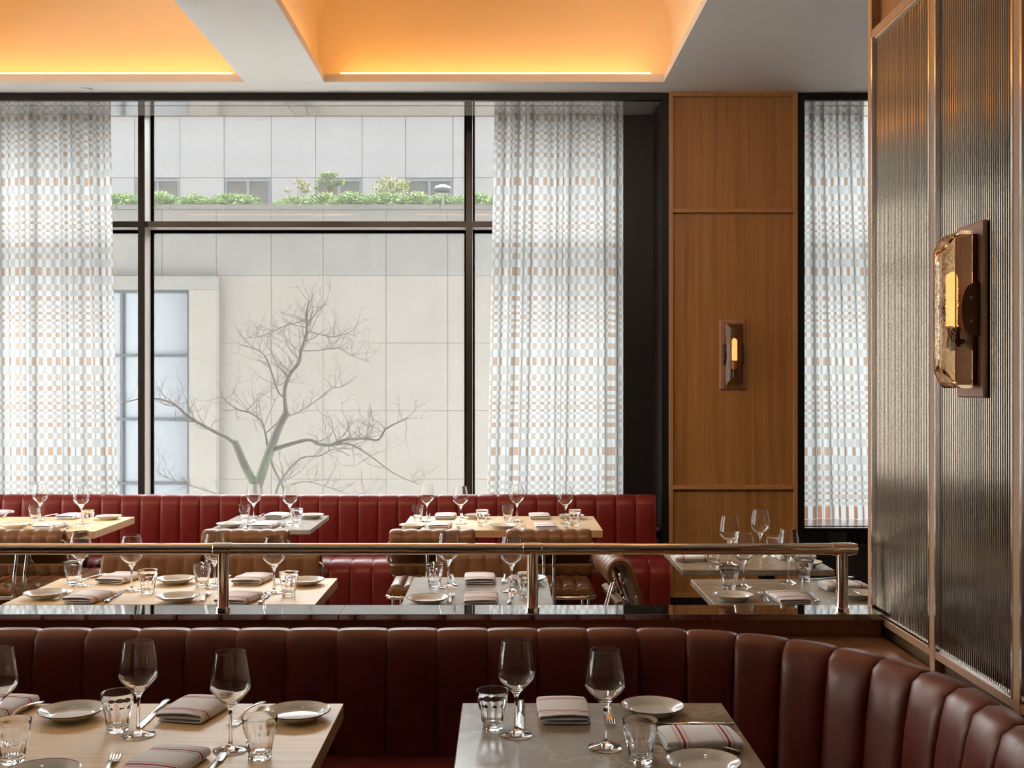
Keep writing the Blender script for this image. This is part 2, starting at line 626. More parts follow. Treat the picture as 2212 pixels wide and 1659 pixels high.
# left wall, plus an out-of-view window and outer wall added for their daylight
WLY0, WLY1 = 3.1, 6.95
wl = struct('wall_left', (XL, 5.0, 0))
for q in ((YB, WLY0, 0, 4.6), (WLY1, 8.36, 0, 4.6), (WLY0, WLY1, 0, .62), (WLY0, WLY1, 3.39, 4.6)):
    MB().box(XL - .2, XL, *q).build('masonry', M['wall_dark'], wl, smooth=0, world=True)
w3 = struct('added_window', (XL, 5.0, 0))  # added, out of view: lets in daylight from the left
WLM = [WLY0 + .02, WLY0 + 1.925, WLY1 - .02]
for yy in WLM:
    MB().box(XL - .16, XL - .02, yy - .022, yy + .022, .62, 3.39).build('mullion', M['mullion'], w3, smooth=0, world=True)
for ya, yb in [(a_ + .022, c_ - .022) for a_, c_ in zip(WLM, WLM[1:])]:
    MB().box(XL - .16, XL - .02, ya, yb, 2.64, 2.685).build('transom', M['mullion'], w3, smooth=0, world=True)
    MB().box(XL - .12, XL - .115, ya, yb, .62, 2.64).build('pane', M['pane'], w3, smooth=0, world=True)
    MB().box(XL - .12, XL - .115, ya, yb, 2.685, 3.39).build('pane', M['pane'], w3, smooth=0, world=True)
o = MB().box(-17, -16.5, -12, 14.5, -1.0, 5.3).build('added_outer_wall', M['side_wall'], smooth=0)  # added, out of view: screens low sky and brightens the flute reflections
tag(o, kind='structure')
for nm, q in (('wall_right', (XR, XR + .2, YB, 8.36, 0, 4.6)),
              ('wall_front', (XL - .2, XR + .2, YB - .2, YB, 0, 4.6))):
    tag(MB().box(*q).build(nm, M['wall_dark'], smooth=0), kind='structure')

# --- back wall: masonry round the windows, the wood-panelled pilaster and its black base
wall = struct('wall_back', (1.477, YW, 0))
W1L, W1R, HEAD = -5.2, 1.0155, 3.3875
W2L, W2R = 1.941, 3.15
YS, YG = 7.603, 8.22                # back of the soffit, glazing
PL, PR = 1.062, 1.893               # pilaster
b = MB()
b.box(XL, W1L - .05, YW + .02, 8.36, 0, 4.6)
b.box(PL - .03, PR + .03, YW + .02, 8.36, 0, 4.6)
b.box(W2R + .05, XR, YW + .02, 8.36, 0, 4.6)
b.box(XL, XR, YW + .02, 8.36, 3.56, 4.6)
b.box(W1L - .05, PL - .03, YW + .1, 8.36, 0, 0.60)
b.box(PR + .03, W2R + .05, YW + .1, 8.36, 0, 0.60)
b.build('masonry', M['wall_dark'], wall, smooth=0, world=True)
YP = YW - 0.028
def wp(nm, mk, *q, r=0.0015):
    return MB().box(*q, r=r).build(nm, M[mk], wall, smooth=30, world=True)
sw = 0.026
zt, zr1, zr2, zb_ = CEIL, 2.670, 0.882, 0.170
wp('stile', 'wood_trim', PL, PL + sw, YP, YW + .02, zb_, zt)
wp('stile', 'wood_trim', PR - sw, PR, YP, YW + .02, zb_, zt)
for (za, zc) in ((zt - .026, zt), (zr1 - .012, zr1 + .012), (zr2 - .013, zr2 + .013), (zb_, zb_ + .026)):
    wp('cross_rail', 'wood_trim', PL + sw, PR - sw, YP, YW + .02, za, zc)
for (za, zc) in ((zr1 + .012, zt - .026), (zr2 + .013, zr1 - .012), (zb_ + .026, zr2 - .013)):
    wp('panel', 'wood_wall', PL + sw, PR - sw, YW, YW + .02, za, zc, r=0)
for k in range(6):
    w_ = (PR - PL) / 6
    wp('base_tile', 'tile', PL + k * w_ + .001, PL + (k + 1) * w_ - .001, YP + .004, YW + .02, 0, zb_ - .002)

# unseen slab added overhead to keep sky light off the facade opposite
o = MB().box(-45, 45, 8.15, 8.5, 4.7, 46).build('added_sky_blocker', M['wall_dark'], smooth=0)
tag(o, kind='structure')

# --- windows
def window(name, x0, x1, mulls, out_l, out_r, side_panel, z_stool):
    wn = struct(name, ((x0 + x1) / 2, YW, 0))
    def part(nm, mk, *q, r=0.0, par=None):
        return MB().box(*q, r=r).build(nm, M[mk], wn, smooth=30 if r else 0, world=True)
    part('head_casing', 'dark_metal', out_l, out_r, YW - .012, YW + .03, HEAD, CEIL - .002, r=.001)
    part('jamb_casing', 'dark_metal', out_l, x0, YW - .012, YW + .03, 0, HEAD, r=.001)
    part('jamb_casing', 'dark_metal', x1, out_r, YW - .012, YW + .03, 0, HEAD, r=.001)
    part('jamb_return', 'dark_metal', x0 - .03, x0, YW + .03, 8.36, 0, 3.56)
    part('jamb_return', 'dark_metal', x1, x1 + .03, YW + .03, 8.36, 0, 3.56)
    # soffit boards with a slot for air between them
    ysl = 7.338
    jx = -1.43
    xsp = [x0] + ([jx] if x0 < jx < x1 else []) + [x1]
    for xa, xb in zip(xsp, xsp[1:]):
        part('soffit_board', 'soffit', xa + .0015, xb - .0015, YW + .03, ysl - .007, HEAD, HEAD + .012)
        part('soffit_board', 'soffit', xa + .0015, xb - .0015, ysl + .007, YS, HEAD, HEAD + .012)
    part('slot_backing', 'gap', x0, x1, YW + .03, YS, HEAD + .0125, HEAD + .02)
    sx0, sx1 = (x0, x1 - .15) if side_panel else (x0 + .068, x1)
    for xa, xb in ((x0, sx0), (sx1, x1)):
        if xb - xa > .02:
            part('slot_filler', 'soffit', xa, xb, ysl - .007, ysl + .007, HEAD + .0005, HEAD + .012)
    if side_panel:
        part('side_panel', 'dark_metal', 0.8135, x1, YS, YS + .03, 0.6, 3.56)
        part('side_panel', 'dark_metal', x0, x0 + .2, YS, YS + .03, 0.6, 3.56)
    zt0, zt1 = 2.6854, 2.729
    yf = 8.05
    edges = [x0]
    for mx_ in mulls:
        part('mullion', 'mullion', mx_ - .0235, mx_ + .0235, yf, yf + .012, 0.62, 3.56)
        m_ = part('mullion_side', 'mullion_side', mx_ - .0222, mx_ + .0222, yf + .012, yf + .16, 0.62, 3.56)
        part('gasket', 'gap', mx_ - .040, mx_ + .036, YG - .02, YG + .02, 0.62, 3.56)
        edges += [mx_]
    edges.append(x1)
    for xa, xb in zip(edges, edges[1:]):
        a0, a1 = xa + .0225, xb - .0225
        if a1 - a0 < .05: continue
        part('transom', 'mullion', a0, a1, yf + .001, yf + .012, zt0, zt1)
        part('transom_body', 'mullion_side', a0, a1, yf + .012, yf + .16, zt0 + .0003, zt1 - .0003)
        part('transom_gasket', 'gap', a0, a1, YG - .02, YG + .02, zt0 - .02, zt0 + .012)
        part('pane', 'pane', a0, a1, YG - .003, YG + .003, 0.62, zt0)
        part('pane', 'pane', a0, a1, YG - .003, YG + .003, zt1, 3.56)
    part('stool', 'alu', x0, x1, YW + .03, 8.35, z_stool - .03, z_stool, r=.003)
    return wn

window('window_1', W1L, W1R, (-5.009, -2.633, -0.257), W1L - .05, PL, True, 0.62)
window('window_2', W2L, W2R, (2.119,), PR, W2R + .05, False, 0.62)

# --- heater cabinet under the narrow window
hc = thing('heater_cabinet', 'black heater cabinet with dark grilles under the narrow window', 'heater', (2.55, YW, 0))
b = MB().box(W2L + .004, W2R - .004, YW + .012, YW + .09, 0.0, 0.612, r=.002)
b.build('front_panel', M['black'], hc, world=True)
MB().box(W2L + .002, W2R - .002, YW - .014, YW + .088, 0.612, 0.62, r=.002).build('top_lip', M['alu'], hc, world=True)
for px0 in (1731, 1745.5, 1760.5, 1775.5, 1830, 1845.5, 1860.5):
    x0 = max(X(px0, YW), W2L + .006)
    g = MB()
    x1 = X(px0 + 12.6, YW)
    g.box(x0, x1, YW + .008, YW + .0118, 0.518, 0.606)
    gr = g.build('grille', M['gap'], hc, smooth=0, world=True)
    sl = MB()
    for k in range(10):
        z = 0.522 + k * .0088
        sl.add([(x0, YW + .002, z), (x1, YW + .002, z), (x1, YW + .0078, z + .004), (x0, YW + .0078, z + .004),
                (x0, YW + .002, z + .001), (x1, YW + .002, z + .001), (x1, YW + .0078, z + .005), (x0, YW + .0078, z + .005)],
               [(0, 1, 2, 3), (4, 7, 6, 5), (0, 4, 5, 1), (3, 2, 6, 7), (0, 3, 7, 4), (1, 5, 6, 2)])
    tag(sl.build('grille_slats', M['black'], gr, smooth=0), kind='stuff')


# --- curtains
def curtain(name, label, xa_t, xb_t, xa_b, xb_b, z0, z1, pleats, seed, drift=0.0):
    rnd = random.Random(seed)
    nu, nv = pleats * 30, 28
    ph = [rnd.uniform(-.5, .5) for _ in range(12)]
    amp = [rnd.choice((.35, .55, .8, 1.1, 1.5, 1.9)) for _ in range(pleats + 2)]
    yc = 7.655
    def pt(i, j):
        u = i / nu
        v = j / nv                      # 0 at the top
        xa = xa_t + (xa_b - xa_t) * v
        xb = xb_t + (xb_b - xb_t) * v
        warp = sum(math.sin((k + 1) * 2 * PI * u + ph[k] * 6) * .011 for k in range(3)) * (0.6 + 0.9 * v)
        th = 2 * PI * pleats * (u + warp)
        pp = max(0.0, min(pleats + .999, (u + warp) * pleats + .5))
        k0 = int(pp); f_ = pp - k0
        f_ = f_ * f_ * (3 - 2 * f_)
        a = amp[k0] * (1 - f_) + amp[min(k0 + 1, pleats + 1)] * f_
        A = .0048 * (0.5 + 0.7 * v) * a
        x = xa + (xb - xa) * u + A * math.sin(2 * th)
        y = yc + .0135 * (1.2 - .35 * v) * a * math.cos(th) + .020 * math.sin(2 * PI * pleats * .31 * u + ph[3] * 9) + .006 * math.sin(3.1 * u * pleats + ph[5] * 5 + 2 * v)
        z = z1 + (z0 - z1) * v
        return (x, y, z)
    rows = [[pt(i, j) for i in range(nu + 1)] for j in range(nv + 1)]
    jm = nv // 2
    s, cum = 0.0, [0.0]
    for i in range(nu):
        s += math.dist(rows[jm][i], rows[jm][i + 1])
        cum.append(s)
    b = MB().grid(rows)
    me = b.mesh(name, M['curtain'], smooth=180, fix=False)
    uvl = me.uv_layers.new(name='cloth')
    n = nu + 1
    for lp in me.loops:
        j, i = divmod(lp.vertex_index, n)
        # the weave sags a little at the crest of each fold near the gathered top
        sag = .006 * (1 - j / nv) ** 2 * math.sin(2 * PI * pleats * i / nu)
        uvl.data[lp.index].uv = (cum[i], rows[j][i][2] + sag)
    o = bpy.data.objects.new(name, me)
    link(o)
    return tag(o, label, 'curtain', None)

curtain('sheer_curtain', 'checked sheer curtain at the left of the wide window', -3.75, -2.716, -3.75, -2.664, .635, 3.54, 11, 3)
curtain('sheer_curtain', 'checked sheer curtain at the right of the wide window', -.068, .850, -.128, .850, .635, 3.54, 9, 11)
curtain('sheer_curtain', 'checked sheer curtain hanging in the narrow window beside the fluted screen', 1.962, 2.475, 1.962, 2.60, .621, 3.54, 6, 23)

# --- ceiling cover disc
o = MB().lathe([(0, -.012), (.026, -.012), (.038, -.008), (.041, -.001), (.041, 0), (0, 0)], 28).build('sprinkler_cover', M['white'])
o.location = (X(190, 7.13), 7.10, CEIL)
tag(o, 'small round white sprinkler cover on the ceiling above the window', 'sprinkler cover')


# ------------------------------------------------------------------ outside: terrace wall, buildings, shrubs, tree
def ext_mat(name, c0, c1, stain, scale=0.8, st=0.35):
    m, t, b, o = nt(name)
    v = coords(t, kind='Object')
    g = t.nodes.new('ShaderNodeNewGeometry')
    a = noise(t, g.outputs['Position'], scale, 5, 0.6, 0.5)
    base = ramp(t, a, [(0.3, c0), (0.7, c1)])
    mp = t.nodes.new('ShaderNodeMapping'); mp.inputs['Scale'].default_value = (2.2, 1, 0.35)
    L(t, g.outputs['Position'], mp.inputs['Vector'])
    d = noise(t, mp.outputs[0], 1.6, 5, 0.6, 0.3)
    f = ramp(t, d, [(0.52, 0.0), (0.78, st * .7)])
    mx = t.nodes.new('ShaderNodeMix'); mx.data_type = 'RGBA'
    L(t, f, mx.inputs['Factor']); L(t, base, mx.inputs[6]); mx.inputs[7].default_value = (*stain, 1)
    L(t, mx.outputs[2], b.inputs['Base Color'])
    b.inputs['Roughness'].default_value = 0.8
    return m

M['lime'] = ext_mat('limestone', (0.206, 0.184, 0.160), (0.226, 0.205, 0.181), (0.163, 0.152, 0.136))
M['lime_top'] = ext_mat('limestone_weathered', (0.158, 0.152, 0.139), (0.187, 0.178, 0.165), (0.120, 0.117, 0.109), 1.2, 0.6)
M['lime_cap'] = ext_mat('limestone_cap', (0.125, 0.121, 0.111), (0.149, 0.142, 0.132), (0.096, 0.093, 0.087), 2.0, 0.6)
M['white_wall'] = ext_mat('pale_panel', (0.280, 0.283, 0.291), (0.296, 0.300, 0.306), (0.267, 0.269, 0.275))
M['joint'] = mat('mortar', (0.241, 0.211, 0.168), 0.9)
M['grey_frame'] = mat('grey_window_frame', (0.040, 0.044, 0.050), 0.5)
M['pale_frame'] = mat('pale_blue_frame', (0.176, 0.192, 0.213), 0.5)
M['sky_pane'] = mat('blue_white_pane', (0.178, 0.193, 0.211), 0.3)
M['grey_pane'] = mat('grey_blind', (0.123, 0.123, 0.117), 0.5)
M['street'] = mat('paving', (0.68, 0.66, 0.63), 0.9)
M['terrace'] = mat('terrace_paving', (0.160, 0.156, 0.152), 0.9)
M['bark'] = None


def leaf_mat(name, c0, c1, c2):
    m, t, b, o = nt(name)
    g = t.nodes.new('ShaderNodeNewGeometry')
    L(t, ramp(t, g.outputs['Random Per Island'], [(0.1, c0), (0.55, c1), (0.95, c2)]), b.inputs['Base Color'])
    b.inputs['Roughness'].default_value = 0.6
    return m

M['leaf'] = leaf_mat('shrub_leaf', (0.113, 0.181, 0.063), (0.217, 0.307, 0.113), (0.317, 0.385, 0.181))
M['leaf_y'] = leaf_mat('yellow_leaf', (0.158, 0.181, 0.040), (0.227, 0.237, 0.068), (0.261, 0.250, 0.113))
M['twig_dark'] = mat('red_brown_twig', (0.045, 0.026, 0.019), 0.8)
M['twig'] = mat('brown_twig', (0.09, 0.06, 0.045), 0.8)

o = MB().box(-60, 60, -20, 60, -1.2, -1.0).build('ground', M['street'], smooth=0)
tag(o, kind='structure')

DW = 15.0                           # face of the lower wall
unit = MB().box(-.5, .5, -.5, .5, -.5, .5, r=.0).mesh('stone_block', M['lime'], 0)
unit_top = MB().box(-.5, .5, -.5, .5, -.5, .5).mesh('stone_block', M['lime_top'], 0)
unit_cap = MB().box(-.5, .5, -.5, .5, -.5, .5).mesh('cap_stone', M['lime_cap'], 0)
tw = thing('stone_building', 'pale limestone block wall with a parapet, opposite the window', 'building', (0, DW, -1.0))
xj = [-780, -655, -530, -405, -280, -155, -30, 95, 220, 350, 467, 586, 698, 834, 967, 1095, 1222, 1350, 1478, 1605, 1733, 1860, 1990, 2120, 2250, 2380]
zj = [Z(q, DW) for q in (1330, 1183, 1035, 887, 741, 595, 453)]
zj[0] = -1.0
MB().box(X(-790, DW), X(2390, DW), DW + .010, DW + .5, -1.0, Z(452, DW)).build('wall_core', M['joint'], tw, smooth=0, world=True)
rb = random.Random(5)
for r_ in range(6):
    for c_ in range(len(xj) - 1):
        xa, xb = X(xj[c_], DW) + .0035, X(xj[c_ + 1], DW) - .0035
        za, zc = zj[r_] + .0035, zj[r_ + 1] - .0035
        dy = rb.uniform(-.0015, .0015)
        inst('stone_block', unit_top if r_ == 5 else unit, tw, ((xa + xb) / 2, .03 + dy, (za + zc) / 2 + 1.0), (xb - xa, .06, zc - za))
cx = -790
while cx < 2390:
    xa, xb = X(cx, DW) + .012, X(cx + 116, DW) - .012
    inst('cap_stone', unit_cap, tw, ((xa + xb) / 2, .20, (Z(443, DW) + Z(452.5, DW)) / 2 + 1.0), (xb - xa, .5, Z(443, DW) - Z(452.5, DW)))
    cx += 116
# window of the lower wall
def bx(nm, mk, x0, x1, y0, y1, z0, z1, par, r=0.0):
    return MB().box(x0, x1, y0, y1, z0, z1, r=r).build(nm, M[mk], par, smooth=30 if r else 0, world=False)
def local(par, x0, x1, ya, yb, dy0, dy1, d):
    """box limits in the building's own frame from pixel limits at depth d"""
    return (X(x0, d) - par.location.x, X(x1, d) - par.location.x, dy0, dy1, Z(yb, d) - par.location.z, Z(ya, d) - par.location.z)
def lw(nm, mk, x0, x1, ya, yb, dy0, dy1, par=tw, d=DW):
    return MB().box(*local(tw, x0, x1, ya, yb, dy0, dy1, d)).build(nm, M[mk], par, smooth=0)
lw('lintel', 'lime_top', 67, 473, 599, 628, -.16, -.002)
lw('window_jamb', 'lime', 415.5, 473, 628.5, 1250, -.16, -.002)
lw('window_jamb', 'lime', 67, 124.5, 628.5, 1250, -.16, -.002)
wf = lw('window_frame', 'grey_frame', 125, 415, 628.5, 633.5, -.10, -.04)
for xx in (125, 265, 409):
    lw('glazing_bar', 'grey_frame', xx, xx + 6, 633.6, 1250, -.10, -.04, wf)
hz_ = [633.5, 765, 902, 1040, 1180, 1250]
for yy in hz_[1:-1]:
    for xa, xb in ((131, 265), (271, 409)):
        lw('glazing_bar', 'grey_frame', xa, xb, yy, yy + 6, -.095, -.045, wf)
for ya, yb in zip(hz_, hz_[1:]):
    for xa, xb in ((131, 265), (271, 409)):
        lw('pane', 'sky_pane', xa, xb, ya + (6 if ya > 640 else .2), yb, -.04, -.02, wf)

# upper building, set back
DU = 20.0
ub = thing('panelled_building', 'white panelled upper building with low windows behind the shrubs', 'building', (0, DU, 2.0))
unit_w = MB().box(-.5, .5, -.5, .5, -.5, .5).mesh('wall_panel', M['white_wall'], 0)
MB().box(X(-700, DU), X(2300, DU), DU - .010, DU + .4, Z(385, DU), 6.6).build('wall_core', M['joint'], ub, smooth=0, world=True)
MB().box(X(-700, DU), X(2300, DU), DU + .045, DU + .4, 2.0, Z(385.2, DU)).build('wall_core', M['joint'], ub, smooth=0, world=True)
uj = [-700 + 99 * k for k in range(0, 10)] + [292, 390, 485, 587, 682, 783, 876, 979, 1078, 1175, 1274, 1372, 1470, 1568, 1667, 1765, 1864, 1962, 2060, 2160, 2260]
uj = [q for q in uj if q < 200] + [195.5] + [q for q in uj if q > 200]
wins = [292, 485, 682, 876, 1078, 1274, 1470]
for k, (a, c) in enumerate(zip(uj, uj[1:])):
    xa, xb = X(a, DU) + .004, X(c, DU) - .004
    zt_, zm = 6.6, Z(385, DU)
    dy = .006 if k % 2 else .0
    inst('wall_panel', unit_w, ub, ((xa + xb) / 2, dy, (zt_ + zm) / 2 - 2.0 + .003), (xb - xa, .08, zt_ - zm - .006))
    if a not in wins:
        inst('wall_panel', unit_w, ub, ((xa + xb) / 2, dy, (2.0 + zm) / 2 - 2.0), (xb - xa, .08, zm - 2.0 - .008))
    else:
        z0, z1 = 0.0, zm - 2.0 - .01
        fr = MB().box(xa, xb, -.03, .03, z1 - .05, z1).build('window_frame', M['pale_frame'], ub, smooth=0)
        for q in (xa, (xa + xb) / 2 - .025, xb - .05):
            MB().box(q, q + .05, -.025, .03, z0, z1 - .05).build('glazing_bar', M['pale_frame'], fr, smooth=0)
        MB().box(xa + .05, (xa + xb) / 2 - .025, .0, .02, z0, z1 - .05).build('pane', M['grey_pane'], fr, smooth=0)
        MB().box((xa + xb) / 2 + .025, xb - .05, .0, .02, z0, z1 - .05).build('pane', M['grey_pane'], fr, smooth=0)

# terrace floor behind the parapet
DT = 16.3
ZT = Z(443, DW) - .02
o = MB().box(X(-790, DW), X(2390, DW), DW + .46, DU - .1, ZT - .1, ZT).build('terrace', M['terrace'], smooth=0)
tag(o, kind='structure')

def foliage(rx, ry, rz_, n, size, seed):
    rn = random.Random(seed)
    b = MB()
    for _ in range(n):
        while True:
            p = Vector((rn.uniform(-1, 1), rn.uniform(-1, 1), rn.uniform(-1, 1)))
            if 0.25 < p.length < 1: break
        lump = 0.82 + .18 * math.sin(5 * p.x + seed) * math.cos(4 * p.z + seed)
        q = Vector((p.x * rx * lump, p.y * ry * lump, p.z * rz_ * lump))
        d = (Vector((q.x * .6, q.y * .6, abs(q.z) + .35 * rz_)) + Vector((rn.uniform(-1, 1), rn.uniform(-1, 1), rn.uniform(-1, 1))) * .25).normalized()
        s = d.cross(Vector((rn.uniform(-1, 1), rn.uniform(-1, 1), rn.uniform(-.3, 1)))).normalized()
        l_, w_ = size * rn.uniform(.7, 1.3), size * rn.uniform(.22, .36)
        b.add([q, q + d * l_ * .5 + s * w_, q + d * l_, q + d * l_ * .5 - s * w_], [(0, 1, 2, 3)])
    return b

fol = [foliage(.36, .30, .22, 4200, .042, k) for k in range(3)]
fol_m = [f.mesh('shrub_leaves', M['leaf'], 0, False) for f in fol]
stem_m = MB()
for k in range(7):
    a = k * .9
    stem_m.tube([(0.03 * math.cos(a), .03 * math.sin(a), -.30), (.12 * math.cos(a), .12 * math.sin(a), -.12), (.22 * math.cos(a), .2 * math.sin(a), .05)], [.012, .009, .005], 5)
stem_me = stem_m.mesh('shrub_stems', M['twig'])
# shrubs: pixel of the centre, width and top as seen from the room
shr = [(205, 96, 414), (262, 110, 412), (352, 120, 410), (432, 110, 417), (505, 120, 413), (548, 60, 428), (607, 50, 432), (646, 100, 420), (708, 130, 413),
       (772, 130, 411), (838, 120, 411), (905, 120, 411), (965, 100, 414), (1032, 110, 412)]
wh = ['half hidden by the left curtain', 'beside the left curtain', 'in front of the first upper window', 'just right of the left mullion',
      'in front of the second upper window', 'low, left of the hedge gap', 'smallest, in the gap of the hedge', 'yellowish, right of the gap', 'under the little pruned tree',
      'between the little tree and the yellow shrub', 'below the yellow shrub', 'in front of the fourth upper window', 'beside the terrace lamp', 'at the edge of the right curtain']
for i, (px, wd, top) in enumerate(shr):
    d = DT - .5 + .25 * ((i * 7) % 3)
    half = (Z(top, d) - ZT) / 2
    s = wd / 2 * d / F / .36
    sz = half / .25
    t_ = thing('green_shrub', 'green leafy shrub of the parapet hedge, ' + wh[i], 'shrub', (X(px, d), d, ZT), 0, 'shrubs along the parapet')
    inst('foliage', fol_m[i % 3], t_, (0, 0, half), (s, .9, sz), i * .0)
    inst('stems', stem_me, t_, (0, 0, half), (s, .9, half / .30))
# yellow shrub, little pruned tree, pale sapling
t_ = thing('yellow_shrub', 'yellow-green shrub rising above the hedge left of the terrace lamp', 'shrub', (X(848, 16.6), 16.6, ZT))
yf_ = foliage(.34, .2, .16, 620, .045, 9)
yf_.shift(0, 0, Z(405, 16.6) - ZT)
yf_.build('foliage', M['leaf_y'], t_, 0, fix=False)
MB().tube([(0, 0, 0), (.02, 0, .3), (-.05, 0, Z(398, 16.6) - ZT)], [.014, .01, .006], 6).build('stem', M['twig'], t_)
t_ = thing('pruned_tree', 'little cloud-pruned tree above the hedge in front of an upper window', 'tree', (X(709, 16.4), 16.4, ZT))
hb = Z(440, 16.4)
tr_ = MB().tube([(0, 0, 0), (.01, 0, .35), (0, 0, Z(400, 16.4) - ZT), (.03, 0, Z(378, 16.4) - ZT)], [.02, .016, .012, .006], 6)
fl_ = MB()
for (px, py, rr) in ((709, 377, .085), (698, 379, .07), (722, 378, .07), (690, 391, .075), (712, 393, .09), (738, 391, .07), (735, 397, .05), (707, 400, .06), (684, 406, .05), (722, 403, .05)):
    q = (X(px, 16.4) - t_.location.x, 0, Z(py, 16.4) - ZT)
    fo = foliage(rr * .8, rr * .8, rr * .45, 150, .032, int(px))
    fo.shift(*q)
    fl_.add(fo.v, fo.f)
    tr_.tube([(0, 0, q[2] - .08), (q[0] * .6, 0, q[2] - .05), q], [.008, .007, .004], 5)
tr_.build('trunk', M['twig'], t_)
fl_.build('foliage', M['leaf'], t_, 0, fix=False)
t_ = thing('pale_sapling', 'thin pale sapling above the gap in the hedge', 'sapling', (X(640, 16.5), 16.5, ZT))
sp_ = MB(); sl_ = MB()
for (px, py) in ((622, 410), (645, 392), (660, 399), (662, 412), (652, 404)):
    q = (X(px, 16.5) - t_.location.x, .02, Z(py, 16.5) - ZT)
    sp_.tube([(0, 0, 0), (q[0] * .5, 0, q[2] * .55), q], [.007, .005, .003], 5)
    fo = foliage(.06, .05, .05, 26, .05, int(px)); fo.shift(*q); sl_.add(fo.v, fo.f)
sp_.build('stems', M['twig'], t_)
sl_.build('foliage', M['leaf_y'], t_, 0, fix=False)
# terrace lamp
dl = 15.25
t_ = thing('terrace_lamp', 'white post lamp with a domed cap standing on the parapet', 'lamp', (X(956.5, dl), dl, Z(443, DW)))
zb0 = Z(443, DW)
MB().tube([(0, 0, 0), (0, 0, Z(416, dl) - zb0)], .014, 10).build('post', M['pale_frame'], t_)
hh = Z(407.5, dl) - zb0
MB().lathe([(0, .055), (.05, .05), (.10, .03), (.118, 0), (.112, -.008), (0, -.008)], 24, z=hh).build('dome_cap', M['pale_frame'], t_)
MB().lathe([(0, -.042), (.10, -.042), (.114, -.0085), (0, -.0085)], 24, z=hh).build('lamp_head', M['grey_frame'], t_)

# bare tree in front of the wall
def bark():
    m, t, b, o = nt('bark_with_moss')
    v = coords(t)
    g = t.nodes.new('ShaderNodeNewGeometry')
    a = noise(t, v, 9, 5, .6, .4)
    base = ramp(t, a, [(.35, (.030, .021, .015)), (.65, (.066, .053, .043))])
    sp = t.nodes.new('ShaderNodeSeparateXYZ'); L(t, v, sp.inputs[0])
    low = ramp(t, math_n(t, 'MULTIPLY', sp.outputs[2], .42), [(.50, 1.0), (.86, 0.0)])
    f = math_n(t, 'MULTIPLY', low, ramp(t, noise(t, v, 5, 4, .6), [(.38, 0.0), (.52, .85)]))
    mx = t.nodes.new('ShaderNodeMix'); mx.data_type = 'RGBA'
    L(t, f, mx.inputs['Factor']); L(t, base, mx.inputs[6]); mx.inputs[7].default_value = (.085, .125, .055, 1)
    L(t, mx.outputs[2], b.inputs['Base Color'])
    b.inputs['Roughness'].default_value = .85
    return m

M['bark'] = bark()
DTREE = 12.0
tree = thing('bare_tree', 'leafless branching tree with mossy limbs outside the wide window', 'tree', (X(560, DTREE), DTREE, -1.0))
TX, TZ = tree.location.x, tree.location.z
rt = random.Random(12)
tb = MB(); tw_ = MB()
def P3(px, py, dy=0.0):
    d = DTREE + dy
    return Vector((X(px, d) - TX, dy, Z(py, d) - TZ))
def limb(pts, r0, r1, dy0=0.0, dy1=0.0, twigs=0, tl=.35):
    n = len(pts)
    q = [P3(x, y, dy0 + (dy1 - dy0) * i / (n - 1)) for i, (x, y) in enumerate(pts)]
    # subdivide for a natural line
    out = []
    for i in range(n - 1):
        for k in range(3):
            f = k / 3
            p0, p1, p2, p3 = q[max(i - 1, 0)], q[i], q[i + 1], q[min(i + 2, n - 1)]
            out.append(.5 * ((2 * p1) + (p2 - p0) * f + (2 * p0 - 5 * p1 + 4 * p2 - p3) * f * f + (3 * p1 - p0 - 3 * p2 + p3) * f ** 3))
    out.append(q[-1])
    m = len(out)
    rr = [.70 * (r0 + (r1 - r0) * (i / (m - 1)) ** .8) for i in range(m)]
    tb.tube(out, rr, 7 if r0 > .012 else 5)
    for _ in range(twigs):
        i = rt.randrange(m // 4, m)
        d0 = (out[min(i + 1, m - 1)] - out[max(i - 1, 0)]).normalized()
        twig(out[i], d0, tl * rt.uniform(.6, 1.7), max(.0026, min(.0048, rr[i] * .4)), 2)
def twig(p, d0, ln, r, lev):
    side = Vector((rt.uniform(-1, 1), rt.uniform(-.5, .5), rt.uniform(-.35, 1))).normalized()
    d = (d0 * .6 + side).normalized()
    pts = [p]
    k = 6
    for i in range(k):
        d = (d + Vector((rt.uniform(-.35, .35), rt.uniform(-.2, .2), rt.uniform(-.2, .35)))).normalized()
        pts.append(pts[-1] + d * ln / k * rt.uniform(.7, 1.3))
    tw_.tube(pts, [r * (1 - .8 * i / k) for i in range(k + 1)], 4, caps=False)
    if lev > 0:
        for _ in range(2 if lev > 1 else 2):
            i = rt.randrange(1, k)
            twig(pts[i], d, ln * .5, r * .62, lev - 1)
limb([(572, 1330), (566, 1180), (560, 1100), (553, 1045)], .11, .085)
limb([(556, 1052), (575, 995), (590, 955), (606, 915), (620, 890)], .075, .055)
limb([(618, 893), (615, 860), (616, 835), (628, 805), (645, 785), (650, 757), (660, 728), (663, 700), (661, 680), (668, 650)], .036, .012, 0, -.2, 26, .34)
limb([(556, 1055), (532, 1012), (515, 972), (508, 955)], .072, .055, 0, .1)
limb([(512, 962), (490, 945), (455, 928), (410, 902), (380, 876), (345, 862), (300, 862), (262, 872)], .038, .008, .1, .3, 22, .32)
limb([(590, 972), (625, 960), (668, 950), (690, 960), (720, 961), (745, 950), (790, 948), (818, 950), (832, 928), (860, 912), (880, 902)], .036, .008, 0, -.3, 26, .34)
limb([(735, 958), (762, 962), (800, 985), (850, 1022), (905, 1047)], .016, .006, -.15, -.4, 10, .22)
limb([(577, 962), (573, 935), (563, 908), (540, 892), (515, 885), (490, 868), (478, 855)], .018, .006, 0, .3, 16, .3)
